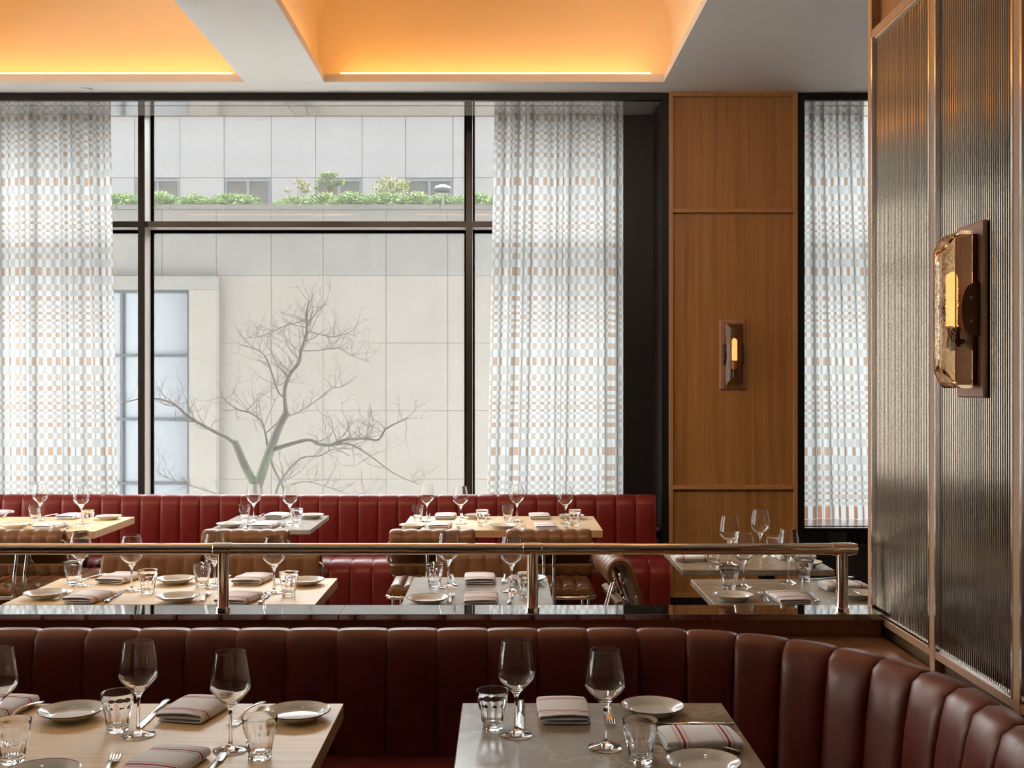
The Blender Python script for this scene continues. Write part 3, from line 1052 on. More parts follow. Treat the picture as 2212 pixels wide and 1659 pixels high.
limb([(613, 858), (600, 845), (588, 808), (578, 780), (566, 762), (545, 752), (520, 745)], .016, .005, 0, .2, 16, .28)
limb([(664, 690), (640, 697), (612, 705), (590, 716), (560, 728), (530, 730)], .010, .004, -.15, .1, 16, .24)
limb([(661, 715), (690, 722), (720, 728), (760, 715), (772, 698)], .010, .004, -.15, -.35, 14, .24)
limb([(655, 758), (690, 757), (730, 752), (760, 768), (800, 783)], .010, .004, -.1, -.3, 14, .24)
limb([(590, 1100), (598, 1060), (612, 1030), (650, 990), (690, 985), (722, 970), (755, 985)], .022, .006, .15, -.1, 14, .26)
limb([(612, 1110), (612, 1055), (590, 1010), (585, 985)], .02, .012, .2, .1, 4, .2)
limb([(630, 1048), (660, 1040), (700, 1050), (750, 1066), (800, 1078)], .010, .004, .2, 0, 16, .24)
limb([(575, 935), (610, 905), (640, 893), (680, 868), (715, 840), (740, 835), (770, 812)], .009, .004, .1, -.2, 14, .26)
limb([(530, 890), (560, 860), (600, 833), (628, 818)], .007, .003, .2, .3, 10, .22)
limb([(560, 1180), (500, 1085), (430, 1055), (380, 1040), (340, 1020)], .014, .004, .1, .3, 16, .26)
tb.build('branches', M['bark'], tree, 60, fix=False)
tag(tw_.build('twigs', M['twig_dark'], tree, 60, fix=False), kind='stuff')


# ------------------------------------------------------------------ low divider with black stone ledge, and the handrail
ZL, YL0, YL1 = 0.808, 3.580, 3.732
XP = 1.223                          # face of the fluted screen
dv = thing('divider_wall', 'low wood-clad divider wall capped by a polished black stone ledge', 'half wall', (-0.8, 3.65, 0))
XD0 = -3.2
xsplit = [XD0, X(733, 3.6) + .0, XP - .002]
for xa, xb in zip(xsplit, xsplit[1:]):
    MB().box(xa + .0005, xb - .0005, YL0, YL1, ZL - .0195, ZL, r=.0015, seg=2).build('ledge_slab', M['black_stone'], dv, world=True)
MB().box(XD0, XP - .004, YL0 + .022, YL1 - .02, 0, ZL - .0197).build('core', M['wood_apron'], dv, smooth=0, world=True)
MB().box(XD0, XP - .004, YL0 + .014, YL0 + .0217, ZL - .075, ZL - .0197, r=.001).build('apron_board', M['wood_apron'], dv, world=True)
MB().box(XD0, XP - .004, YL0 + .010, YL0 + .0138, ZL - .0235, ZL - .0198).build('apron_trim', M['wood_trim'], dv, smooth=0, world=True)

YR, ZR, RR = 3.640, 1.0095, .0188
hr = thing('handrail', 'polished bronze handrail on three short posts above the black ledge', 'handrail', (0, YR, ZL))
MB().tube([(XD0, YR, ZR), (X(1797, YR), YR, ZR)], RR, 32).build('rail_tube', M['bronze'], hr, world=True)
for px in (-187, 482, 1150, 1819):
    xx = X(px, YR)
    MB().tube([(xx, YR, ZL + .002), (xx, YR, ZR - .012)], .0187, 28).build('post', M['bronze'], hr, world=True)
    MB().lathe([(0, 0), (.0235, 0), (.0235, .0105), (.0225, .012), (.0192, .0125), (0, .0125)], 28, xx, YR, ZL).build('flange', M['bronze'], hr, world=True)
    a, c = (xx - .031, xx + .031) if px < 1800 else (X(1796, YR), X(1841, YR))
    MB().tube([(a, YR, ZR), (a + .002, YR, ZR), (c - .002, YR, ZR), (c, YR, ZR)], [.0190, .0207, .0207, .0190], 32).build('collar', M['bronze'], hr, world=True)
MB().tube([(X(1841, YR), YR, ZR), (X(1849, YR), YR, ZR), (X(1851, YR), YR, ZR)], [.0186, .0186, .0165], 32).build('end_cap', M['bronze'], hr, world=True)

# ------------------------------------------------------------------ fluted screen
fs = thing('fluted_screen', 'tall oak-framed screen with bronze fluted glass panels at the right', 'partition', (XP, 2.9, 0))
posts = [3.7225, 3.178, 2.654, 2.120, 1.586]
PW = .019
ZG0, ZG1 = 0.797, 2.696
for k, yc in enumerate(posts):
    MB().box(XP, XP + .07, yc - PW, yc + PW, 0, CEIL, r=.0015).build('post', M['wood_post'], fs, world=True)
for ya, yb in zip(posts, posts[1:]):
    y1, y0 = ya - PW, yb + PW
    MB().box(XP + .001, XP + .06, y0, y1, ZG0 - .029, ZG0 - .006, r=.001).build('bottom_rail', M['wood_post'], fs, world=True)
    MB().box(XP + .001, XP + .06, y0, y1, ZG1 + .006, ZG1 + .034, r=.001).build('top_rail', M['wood_post'], fs, world=True)
    MB().box(XP + .030, XP + .05, y0, y1, ZG1 + .034, CEIL).build('upper_panel', M['wood_trim'], fs, smooth=0, world=True)
    MB().box(XP + .026, XP + .05, y0, y1, 0, ZG0 - .029).build('lower_panel', M['oak_dark'], fs, smooth=0, world=True)
    # metal bead round the pane
    bd = MB()
    bd.box(XP - .0015, XP + .016, y0, y0 + .009, ZG0 - .006, ZG1 + .006)
    bd.box(XP - .0015, XP + .016, y1 - .009, y1, ZG0 - .006, ZG1 + .006)
    bd.box(XP + .004, XP + .016, y0 + .009, y1 - .009, ZG0 - .006, ZG0 + .002)
    bd.box(XP + .004, XP + .016, y0 + .009, y1 - .009, ZG1 - .002, ZG1 + .006)
    bd.build('bead', M['bead'], fs, smooth=0, world=True)
    a0, a1 = y0 + .009, y1 - .009
    n = int(round((a1 - a0) / .0127))
    pitch = (a1 - a0) / n
    prof = []
    for i in range(n):
        for k in range(7 if i == n - 1 else 6):
            f = k / 6
            prof.append((XP + .0165 - .0042 * math.sin(PI * f), a0 + (i + f) * pitch))
    b = MB().grid([[(q, y, ZG0 - .001) for q, y in prof], [(q, y, ZG1 + .001) for q, y in prof]])
    b.build('fluted_pane', M['flute'], fs, smooth=75, world=True, fix=False)


# ------------------------------------------------------------------ wall lamps
def sconce(label, loc, rz):
    """built facing -y at the origin; the plate's back is at y = 0"""
    t_ = thing('wall_sconce', label, 'wall lamp', loc, rz, 'cast glass wall lamps')
    MB().box(-.084, .084, -.014, -.0005, -.228, .228, r=.004, seg=3).build('back_plate', M['copper'], t_)
    MB().box(-.050, .050, -.030, -.0141, -.196, .196, r=.002).build('mount_plate', M['copper_dark'], t_)
    # cast glass trough: ridge in front, hipped ends
    def hull(w, yb, yr, h, hr_):
        """back rectangle w x h at yb, shoulders, rounded ridge at yr"""
        rings = []
        for (f, y, hh) in ((1.0, yb, h), (1.0, yb - .028, h), (.93, yb - .040, h - .008), (.50, yr + .010, hr_ + .014), (.22, yr + .001, hr_ + .003), (0.0, yr, hr_)):
            rings.append((w * f, y, hh))
        out = []
        for (ww, y, hh) in rings:
            ring = []
            for (sx, sz) in ((-1, -1), (1, -1), (1, 1), (-1, 1)):
                ring.append((sx * max(ww, .0004), y, sz * hh))
            # extra points along the long sides for the cast waviness
            pts = []
            seq = ring + [ring[0]]
            for a_, c_ in zip(seq, seq[1:]):
                k_ = 10 if abs(a_[2] - c_[2]) > .05 else 2
                for j in range(k_):
                    f_ = j / k_
                    pts.append(tuple(a_[m_] + (c_[m_] - a_[m_]) * f_ for m_ in range(3)))
            out.append(pts)
        return out
    def skin(b_, rings, flip):
        n_ = len(rings[0])
        vs_ = [p for r_ in rings for p in r_]
        fs_ = []
        for i in range(len(rings) - 1):
            for k in range(n_):
                k2 = (k + 1) % n_
                f_ = (i * n_ + k, i * n_ + k2, (i + 1) * n_ + k2, (i + 1) * n_ + k)
                fs_.append(f_[::-1] if flip else f_)
        b_.add(vs_, fs_)
    g = MB()
    yb = -.0305
    ro = hull(.058, yb, -.105, .203, .150)
    ri = hull(.050, yb, -.096, .194, .143)
    skin(g, ro, False)
    skin(g, ri, True)
    n_ = len(ro[0])
    base = 0
    off = len(ro) * n_
    g.f += [(k, off + k, off + (k + 1) % n_, (k + 1) % n_) for k in range(n_)]
    rs = random.Random(3)
    g.build('glass_shade', M['amber'], t_, 25)
    for sx in (-1, 1):
        poly = [(-.0142, -.069), (-.0142, .069)]
        for k in range(1, 12):
            a = PI / 2 - k / 12 * PI
            poly.append((-.022 - .040 * math.cos(a) ** .8, .069 * math.sin(a)))
        b_ = MB()
        xa = sx * .0592
        b_.prism(poly, min(xa, xa + sx * .005), max(xa, xa + sx * .005), 'x')
        br = b_.build('bracket', M['copper_dark'], t_)
        for z in (-.030, .030):
            s_ = MB().tube([(xa + sx * .005, -.038, z), (xa + sx * .009, -.038, z)], .0045, 12)
            s_.build('screw', M['copper'], br)
    MB().lathe([(0, -.105), (.010, -.105), (.010, -.095), (.021, -.095), (.021, -.045), (.017, -.042), (0, -.042)], 24, 0, -.060).build('socket', M['copper'], t_)
    MB().tube([(0, -.030, -.08), (0, -.042, -.08)], .006, 10).build('socket_arm', M['copper_dark'], t_)
    MB().lathe([(0, -.042), (.0155, -.041), (.0158, .085), (.013, .096), (.006, .102), (0, .103)], 24, 0, -.060).build('bulb', BULB, t_)
    return t_

sconce('cast amber glass wall lamp lit on the walnut pilaster', (X(1582, YW), YW, 1.742), 0)
sconce('cast amber glass wall lamp lit on the fluted screen', (XP + .011, 2.915, 1.742), -PI / 2)


# ------------------------------------------------------------------ banquettes
def channel_profile(pts):
    return [Vector((q, z)) for q, z in pts]

def swept_channel(plan, prof, bulge, nt_=13, caps=True):
    """plan(t) -> (point xy, inward normal xy), t in 0..1 across one channel. prof: list of (q, z), q along the inward normal."""
    n = len(prof)
    zmax = max(z for q, z in prof)
    nr = []
    for i in range(n):
        a = Vector(prof[max(i - 1, 0)]); c = Vector(prof[min(i + 1, n - 1)])
        d = (c - a)
        nr.append(Vector((-d.y, d.x)).normalized())
    rows = []
    for k in range(nt_):
        t = .5 - .5 * math.cos(PI * k / (nt_ - 1))
        s = 1 - abs(2 * t - 1) ** 4.0
        p, nn = plan(t)
        row = []
        for i in range(n):
            wt = .42 if (prof[i][1] > zmax - .035) else 1.0
            off = bulge * wt * (s ** .62 - 1.0)
            q = prof[i][0] - nr[i].x * -off if False else prof[i][0] + nr[i].x * off
            z = prof[i][1] + nr[i].y * off
            row.append((p[0] + nn[0] * q, p[1] + nn[1] * q, z))
        rows.append(row)
    b = MB().grid(rows)
    return b

# rear banquette against the window
rbq = thing('window_banquette', 'long red leather channelled banquette below the wide window', 'banquette', (-1.5, 7.0, 0))
CW = .1267
back_prof = [(.02, .40), (.045, .46), (.035, .70), (.03, .775), (.012, .822), (-.02, .8405), (-.055, .838), (-.085, .815), (-.095, .76), (-.095, .40)]
back_prof = back_prof[::-1]
seat_prof = [(.07, .475), (.20, .492), (.36, .500), (.42, .494), (.468, .468), (.492, .425), (.492, .36), (.480, .22), (.475, .10)]
def straight(t): return ((t * CW, 0.0), (0, -1))
bme = swept_channel(straight, back_prof, .012).mesh('back_channel', M['red_leather'], 60, False)
sme = swept_channel(straight, seat_prof, .014).mesh('seat_channel', M['red_leather'], 60, False)
YBK = 7.12
for k in range(40):
    x0 = .966 - (k + 1) * CW
    inst('back_channel', bme, rbq, (x0 + 1.5, YBK - 7.0, 0))
    if k < 39:
        inst('seat_channel', sme, rbq, (x0 + .019 + 1.5, YBK - .05 - 7.0, 0))
# rounded ends
b = MB().prism([(YBK - q, z) for q, z in back_prof], .957, .9655, 'x'); b.build('back_end', M['red_leather'], rbq, world=True)
sp2 = [(.05, .10)] + seat_prof
b = MB().prism([(YBK - .05 - q, z) for q, z in sp2], .968, .982, 'x'); b.build('seat_end', M['red_leather'], rbq, world=True)
MB().box(-4.0, .95, 6.66, 7.1, .0, .12).build('plinth', M['black'], rbq, smooth=0, world=True)

# front banquette: straight behind the front tables, then bending round to run along the screen
FX, FY, RC = 0.40, 3.367, 0.735
XEND = FX + RC - .012
def plan_path(s):
    """arc-length position along the crest, s = 0 where the bend begins; returns point and inward normal"""
    if s <= 0: return (FX + s, FY), (0.0, -1.0)
    arc = RC * PI / 2
    if s < arc:
        a = s / RC
        return (FX + RC * math.sin(a), FY - RC + RC * math.cos(a)), (-math.sin(a), -math.cos(a))
    return (FX + RC, FY - RC - (s - arc)), (-1.0, 0.0)
FW = .1505
front_prof = [(.105, .40), (.105, .46), (.085, .66), (.072, .735), (.052, .786), (.018, .8085), (-.018, .809), (-.045, .790), (-.056, .75), (-.056, .40)][::-1]
fbq = thing('corner_banquette', 'dark oxblood leather channelled banquette curving round behind the front tables', 'banquette', (0, 3.2, 0))
fme = swept_channel(lambda t: ((t * FW, 0.0), (0, -1)), front_prof, .013).mesh('back_channel', M['dark_leather'], 60, False)
for k in range(20):
    inst('back_channel', fme, fbq, (FX - (k + 1) * FW, FY - 3.2, 0))
for k in range(15):
    s0 = k * FW
    b = swept_channel(lambda t: plan_path(s0 + t * FW), front_prof, .020, 15)
    b.build('back_channel', M['dark_leather'], fbq, 60, True, False)
fseat = [(.09, .455), (.2, .468), (.42, .475), (.50, .462), (.53, .43), (.535, .38), (.52, .10)]
rows = []
ss = [-3.0 + .1 * k for k in range(30)] + [k * .05 for k in range(0, 24)] + [1.2 + .1 * k for k in range(12)]
for s0 in ss:
    p, nn = plan_path(s0)
    rows.append([(p[0] + nn[0] * q, p[1] + nn[1] * q, z) for q, z in fseat])
MB().grid(rows).build('seat', M['dark_leather'], fbq, 60, True, False)

# walnut shelf filling the corner behind the bend
sh = MB()
ZS = .733
poly = []
for k in range(17):
    p, nn = plan_path(-0.55 + k * .11)
    poly.append((p[0] - nn[0] * .05, p[1] - nn[1] * .05))
poly += [(XP - .0008, poly[-1][1]), (XP - .0008, YL0 + .012), (poly[0][0], YL0 + .012)]
sh.prism(poly, ZS - .03, ZS, 'z')
sh.build('corner_shelf', M['wood_shelf'], None, 20)
o = bpy.data.objects['corner_shelf']
tag(o, 'walnut corner shelf between the curved banquette and the fluted screen', 'shelf')


# ------------------------------------------------------------------ tables
def table(label, x0, x1, y0, y1, thick, mk, edge, cols, group, dy=0.0):
    cx, cy_ = (x0 + x1) / 2, (y0 + y1) / 2
    t_ = thing('dining_table', label, 'table', (cx, cy_, 0), 0, group)
    a, c = (x1 - x0) / 2, (y1 - y0) / 2
    if edge:
        MB().box(-a + .0, a - .0, -c, c, .75 - thick, .7488, r=.0012).build('edge_band', M[edge], t_)
        MB().box(-a + .0004, a - .0004, -c + .0004, c - .0004, .7489, .75).build('tabletop', M[mk], t_, 0)
    else:
        MB().box(-a, a, -c, c, .75 - thick, .75, r=.002, seg=2).build('tabletop', M[mk], t_)
    for q in cols:
        MB().box(q - .2, q + .2, dy - .15, dy + .15, .75 - thick - .012, .75 - thick - .0005, r=.003).build('mount_plate', M['black'], t_)
        MB().tube([(q, dy, .02), (q, dy, .75 - thick - .012)], .038, 20).build('column', M['black'], t_)
        MB().lathe([(0, 0), (.17, 0), (.17, .008), (.06, .022), (0, .022)], 32, q, dy).build('foot_plate', M['black'], t_)
    return t_

tbl_g = 'dining tables'
table('large pale oak table at the front left with the dark banquette behind', -1.55, -.403, 2.02, 2.781, .04, 'oak', 'oak_edge', (-.3, .3), tbl_g)
table('brown marble table at the front right beside the curved banquette', -.106, .545, 2.02, 2.787, .022, 'stone', None, (0,), tbl_g)
table('oak table for four just behind the handrail at the left', -1.826, -.688, 4.03, 4.578, .04, 'oak', 'oak_edge', (-.32, .32), tbl_g)
table('small pale marble table behind the middle handrail post', -.376, .1776, 3.96, 4.598, .022, 'stone_pale', None, (0,), tbl_g)
table('brown marble table at the right nearest the handrail', .762, 1.415, 3.93, 4.555, .026, 'stone', None, (0,), tbl_g)
table('brown marble table by the walnut pilaster, second from the handrail', .765, 1.42, 4.78, 5.50, .026, 'stone', None, (.12,), tbl_g)
table('oak table by the left curtain against the red banquette', -3.36, -2.226, 6.03, 6.69, .04, 'oak', 'oak_edge', (-.32, .32), tbl_g, .13)
table('small pale marble table against the red banquette', -1.624, -1.066, 6.09, 6.754, .026, 'stone_pale', None, (0,), tbl_g, .13)
table('oak table right of the right mullion against the red banquette', -.571, .537, 6.075, 6.725, .04, 'oak', 'oak_edge', (-.32, .32), tbl_g, .13)


# ------------------------------------------------------------------ chairs
def arc_pts(cx, cz, r, a0, a1, n):
    return [(cx + r * math.cos(a0 + (a1 - a0) * k / n), cz + r * math.sin(a0 + (a1 - a0) * k / n)) for k in range(n + 1)]

def make_chair(label):
    """faces +y. Leather sling wound round two chrome rings, cantilever legs, channelled seat."""
    t_ = thing('dining_chair', label, 'chair', (0, 0, 0), 0, 'tan leather chairs')
    HW, NC = .219, 6
    lean = R(19)
    def place(u, w):                    # u forward, w up the back -> (y, z)
        return (-.275 + u * math.cos(lean) - w * math.sin(lean) + .04, .578 + w * math.cos(lean) + u * math.sin(lean))
    # centre line of the leather (u, w)
    cl = [(-.046, .150), (-.048, .172)] + arc_pts(-.004, .176, .044, PI * .98, 0.02 * PI, 12) + [(.040, .12), (.040, .05)] + arc_pts(-.002, .036, .042, 0.0, -PI, 12) + [(-.045, .052), (-.045, .060)]
    th = .015
    n = len(cl)
    nrm = []
    for i in range(n):
        a = Vector(cl[max(i - 1, 0)]); c = Vector(cl[min(i + 1, n - 1)])
        d = (c - a).normalized()
        nrm.append(Vector((-d.y, d.x)))
    xs_ = []
    per = 7
    for c in range(NC):
        for k in range(per):
            xs_.append((-HW + (c + k / per) * 2 * HW / NC, k / per))
    xs_.append((HW, 0.0))
    rows = []
    for (xx, f) in xs_:
        s = (1 - abs(2 * f - 1) ** 2.2) ** .6 if 0 < f < 1 else 0.0
        end = 0.75 if abs(xx) > HW - .002 else 1.0
        o_ = (th - .004 + .0062 * s) * end
        i_ = th * .75 * end
        ring = []
        for i in range(n):
            p = Vector(cl[i]) + nrm[i] * o_
            y, z = place(p.x, p.y); ring.append((xx, y, z))
        for i in reversed(range(n)):
            p = Vector(cl[i]) - nrm[i] * i_
            y, z = place(p.x, p.y); ring.append((xx, y, z))
        rows.append(ring)
    b = MB()
    m = len(rows[0])
    b.add([p for r_ in rows for p in r_], [(i * m + k, i * m + (k + 1) % m, (i + 1) * m + (k + 1) % m, (i + 1) * m + k) for i in range(len(rows) - 1) for k in range(m)])
    e0 = [tuple(range(m))[::-1], tuple((len(rows) - 1) * m + k for k in range(m))]
    # end caps as strips between outer and inner lines
    for base in (0, (len(rows) - 1) * m):
        for i in range(n - 1):
            b.f.append((base + i, base + i + 1, base + m - 2 - i, base + m - 1 - i))
    b.build('backrest', M['tan_leather'], t_, 50)
    # seat: channels run front to back
    rows = []
    SW = .225
    for c in range(NC):
        for k in range(per + (1 if c == NC - 1 else 0)):
            f = k / per
            s = (1 - abs(2 * f - 1) ** 2.2) ** .6 if 0 < f < 1 else 0.0
            xx = -SW + (c + f) * 2 * SW / NC
            ed = 1.0 if abs(xx) < SW - .004 else .55
            ring = []
            for (y, z) in [(-.285, 0.460), (-.292, 0.480), (-.284, 0.499), (-.262, 0.508), (-.1, 0.511), (.12, 0.513), (.24, 0.511), (.27, 0.501), (.282, 0.480), (.275, 0.460)]:
                top = z > .485
                ring.append((xx, y, (z + (.013 * s - .007 if top else 0)) if ed == 1 else .46 + (z - .46) * ed))
            rows.append(ring)
    m = len(rows[0])
    b = MB()
    b.add([p for r_ in rows for p in r_], [(i * m + k, i * m + (k + 1) % m, (i + 1) * m + (k + 1) % m, (i + 1) * m + k) for i in range(len(rows) - 1) for k in range(m)])
    b.f.append(tuple(range(m))); b.f.append(tuple((len(rows) - 1) * m + k for k in range(m)))
    b.build('seat', M['tan_leather'], t_, 50)
    # chrome
    r = .0105
    def rrect(x0, x1, y0, y1, z, rad, n_=6):
        pts = []
        for (cx, cy_, a0) in ((x1 - rad, y1 - rad, 0), (x0 + rad, y1 - rad, PI / 2), (x0 + rad, y0 + rad, PI), (x1 - rad, y0 + rad, 3 * PI / 2)):
            for k in range(n_ + 1):
                a = a0 + k / n_ * PI / 2
                pts.append((cx + rad * math.cos(a), cy_ + rad * math.sin(a), z))
        return pts
    MB().tube(rrect(-.240, .240, -.304, .290, .450, .05), r, 12, closed=True).build('seat_frame', M['chrome'], t_)
    for sx in (-1, 1):
        # ring inside the leather loop
        ring = []
        x0, x1 = .035, .232
        u = 0.004
        rad = .045
        for (cx, cw, a0) in ((x1 - rad, .170 - rad + .012, 0), (x0 + rad, .170 - rad + .012, PI / 2), (x0 + rad, .042 + rad - .01, PI), (x1 - rad, .042 + rad - .01, 3 * PI / 2)):
            for k in range(8):
                a = a0 + k / 7 * PI / 2
                y, z = place(u - .012, cw + rad * math.sin(a))
                ring.append((sx * (cx + rad * math.cos(a)), y, z))
        MB().tube(ring, .0085, 10, closed=True).build('back_ring', M['chrome'], t_)
        y0, z0 = place(u - .012, .12)
        leg = [(sx * .026, y0, z0), (sx * .026, -.318, .56), (sx * .026, -.325, .50), (sx * .026, -.325, .12), (sx * .026, -.315, .05), (sx * .03, -.28, .018), (sx * .06, -.2, .0115), (sx * .12, .0, .0115), (sx * .2, .2, .0115)]
        MB().tube(leg, .0095, 12).build('rear_leg', M['chrome'], t_)
        fl = [(sx * .2, .2, .0115), (sx * .21, .235, .014), (sx * .212, .25, .04), (sx * .212, .25, .43), (sx * .212, .25, .450)]
        MB().tube(fl, .0095, 12).build('front_leg', M['chrome'], t_)
        sd = [(sx * .212, -.20, .450), (sx * .212, -.20, .03), (sx * .20, -.19, .0115), (sx * .10, -.12, .0115)]
        MB().tube(sd, .0095, 12).build('side_leg', M['chrome'], t_)
    return t_

chairs = [
    (X(51, 5.75), 6.02, 0, 'tan leather chair with chrome frame, pulled to the oak table by the left curtain'),
    (X(534, 5.75), 6.02, 0, 'tan leather chair at the small marble table by the red banquette'),
    (X(935, 5.75), 6.02, 0, 'left tan leather chair of the oak table right of the mullion'),
    (X(1185, 5.75), 6.02, 0, 'right tan leather chair of the oak table right of the mullion'),
    (X(322, 4.95), 4.72, PI, 'tan leather chair facing the camera at the left oak table, left one'),
    (X(581, 4.95), 4.72, PI, 'tan leather chair facing the camera at the left oak table, right one'),
    (X(1050, 4.95), 4.72, PI, 'tan leather chair facing the camera at the small middle marble table'),
    (.775, 4.98, -PI / 2 + .06, 'tan leather chair seen from the side at the right marble tables'),
]
proto = None
for (x, y, rz, lab) in chairs:
    if proto is None:
        proto = make_chair(lab); c = proto
    else:
        c = copy_tree(proto)
    c['label'] = lab
    c.location = (x, y, 0)
    c.rotation_euler = (0, 0, rz)


# ------------------------------------------------------------------ tableware prototypes (meshes shared by every copy)
def glass_meshes():
    out = [(0, 0), (.0365, 0), (.0380, .0012), (.0372, .0026), (.026, .0048), (.013, .0080), (.0065, .0125), (.0047, .020)]
    stem = [(.0047, .020), (.0038, .035), (.0036, .060), (.0038, .078), (.0050, .088), (.0075, .0945)]
    bowl_o = [(.0075, .0945), (.0125, .1005), (.0205, .1085), (.0310, .119), (.0395, .1285), (.0436, .1350), (.0450, .1410), (.0447, .1480), (.0432, .158), (.0405, .174), (.0370, .193), (.0332, .2135), (.0328, .2155)]
    bowl_i = [(.0320, .2155), (.0322, .2135), (.0360, .193), (.0395, .174), (.0422, .158), (.0436, .148), (.0438, .141), (.0424, .1362), (.0385, .1300), (.0302, .1208), (.0195, .1108), (.0115, .1045), (.005, .1020), (0, .1015)]
    f = MB().lathe(out, 32).mesh('foot', M['glass'], 50, False)
    s = MB().lathe(stem, 20).mesh('stem', M['glass'], 60, False)
    # the stem ring must meet the foot and the bowl exactly, so all three use 32 segments
    s = MB().lathe(stem, 32).mesh('stem', M['glass'], 60, False)
    b_ = MB().lathe(bowl_o + bowl_i, 32).mesh('bowl', M['glass'], 60, False)
    return f, s, b_

GF, GS, GB = glass_meshes()

def tumbler_mesh():
    nf = 9
    def mod(a, h):
        if h > .0655 or h < .0035: return 1.0
        f = min(1.0, (.0655 - h) / .016, (h - .0035) / .004)
        k = (a % (2 * PI / nf)) - PI / nf
        flat = math.cos(PI / nf) / math.cos(k)
        flute = flat
        return 1 + (flute - 1) * f
    prof = [(0, 0.0005), (.018, .0005), (.0225, 0), (.0240, .0012), (.0246, .005), (.0255, .013), (.0280, .030), (.0312, .046), (.0345, .058), (.0356, .0635), (.0356, .067), (.0362, .076), (.0385, .0875), (.0382, .0885)]
    inner = [(.0368, .0885), (.0364, .0868), (.0345, .076), (.0333, .066), (.0318, .058), (.0285, .046), (.0252, .030), (.0228, .017), (.019, .0125), (.010, .011), (0, .0108)]
    b_ = MB()
    n = 72
    b_.lathe(prof, n, mod=mod)
    b_.lathe(inner, n)
    a0 = sum(1 if r < 1e-7 else n for r, h in prof) - n
    c0 = sum(1 if r < 1e-7 else n for r, h in prof)
    b_.f += [(a0 + k, a0 + (k + 1) % n, c0 + (k + 1) % n, c0 + k) for k in range(n)]
    return b_.mesh('tumbler', M['glass'], 40, True)

TUM = tumbler_mesh()
PLATE = MB().lathe([(0, .0022), (.040, .0022), (.0425, 0), (.0455, 0), (.047, .0030), (.054, .0065), (.064, .0125), (.0765, .0195), (.0775, .0206), (.0768, .0216), (.0625, .0165), (.0555, .0105), (.052, .0068), (.045, .0058), (0, .0058)], 56).mesh('plate', M['china'], 50, True)
RIM = MB().lathe([(.0768, .01935), (.0780, .0200), (.0782, .0209), (.0772, .0219), (.0756, .0214), (.0768, .0207)], 56).mesh('rim_line', M['china_rim'], 60, True)

def napkin_mesh(seed):
    rn = random.Random(seed)
    W, D = .0625, .083
    # three turns of cloth seen from the end: a flat roll with open layers on one side
    th = .0052
    def layer(z, x0, x1): return [(x0, z), (x1, z)]
    path = []
    path += [(-W + .012, .0035), (W - .006, .0035)]
    path += [(W - .006 + .0034 * math.sin(a), .0069 - .0034 * math.cos(a)) for a in [PI * k / 6 for k in range(1, 6)]]
    path += [(W - .006, .0103), (-W + .010, .0103)]
    path += [(-W + .010 - .0034 * math.sin(a), .0137 - .0034 * math.cos(a)) for a in [PI * k / 6 for k in range(1, 6)]]
    path += [(-W + .010, .0171), (-.02, .0185), (.02, .0188), (W - .004, .0170)]
    path += [(W - .002, .0150), (W + .001, .0105), (W + .0005, .0065)]
    n = len(path)
    nr = []
    for i in range(n):
        a = Vector(path[max(i - 1, 0)]); c = Vector(path[min(i + 1, n - 1)])
        d = (c - a).normalized(); nr.append(Vector((-d.y, d.x)))
    rows = []
    ny = 12
    p1, p2 = rn.uniform(0, 6), rn.uniform(0, 6)
    for k in range(ny + 1):
        f = k / ny
        y = -D + 2 * D * f
        tp = 1.0 if 0 < k < ny else .35
        ring = []
        for sgn, seq in ((1, range(n)), (-1, reversed(range(n)))):
            for i in seq:
                p = Vector(path[i]) + nr[i] * th * .5 * sgn * tp
                h = p.y
                wob = .0014 * math.sin(3 * f * PI + p1 + 14 * p.x) * (h / .02)
                ring.append((p.x * (1 + .02 * math.sin(4 * f + p2)), y + .004 * math.sin(30 * p.x + p1) * (h / .02), max(.0004, 1.25 * h * (1 - .12 * math.cos(2 * PI * f) * .5) + wob)))
        rows.append(ring)
    m = len(rows[0])
    b_ = MB()
    b_.add([p for r_ in rows for p in r_], [(i * m + k, i * m + (k + 1) % m, (i + 1) * m + (k + 1) % m, (i + 1) * m + k) for i in range(ny) for k in range(m)])
    for base in (0, ny * m):
        for i in range(n - 1):
            b_.f.append((base + i, base + i + 1, base + m - 2 - i, base + m - 1 - i))
    return b_.mesh('napkin', M['napkin'], 50, True)

NAP = [napkin_mesh(k) for k in range(3)]

def strip_solid(b_, secs):
    """secs: list of (y, half width, z of the middle, half thickness, x centre)"""
    rows = []
    for (y, hw, z, ht, cx) in secs:
        rows.append([(cx - hw, y, z), (cx - hw * .6, y, z + ht), (cx + hw * .6, y, z + ht), (cx + hw, y, z), (cx + hw * .6, y, z - ht), (cx - hw * .6, y, z - ht)])
    m = 6
    b_.add([p for r_ in rows for p in r_], [(i * m + k, i * m + (k + 1) % m, (i + 1) * m + (k + 1) % m, (i + 1) * m + k) for i in range(len(rows) - 1) for k in range(m)] + [tuple(range(m)), tuple((len(rows) - 1) * m + k for k in range(m))])

def fork_mesh():
    b_ = MB()
    strip_solid(b_, [(-.100, .0075, .0075, .0016, 0), (-.097, .0092, .0080, .0022, 0), (-.080, .0085, .0105, .0022, 0), (-.050, .0060, .0145, .0020, 0), (-.015, .0036, .0165, .0019, 0), (.010, .0034, .0140, .0019, 0), (.028, .0060, .0085, .0014, 0), (.042, .0115, .0042, .0011, 0), (.052, .0120, .0028, .0011, 0)])
    for k in range(4):
        x = -.0093 + k * .0062
        strip_solid(b_, [(.050, .0021, .0029, .0011, x), (.070, .0018, .0022, .0010, x), (.088, .0015, .0040, .0009, x * .97), (.098, .0008, .0066, .0006, x * .95)])
    return b_.mesh('fork', M['steel'], 60, True)

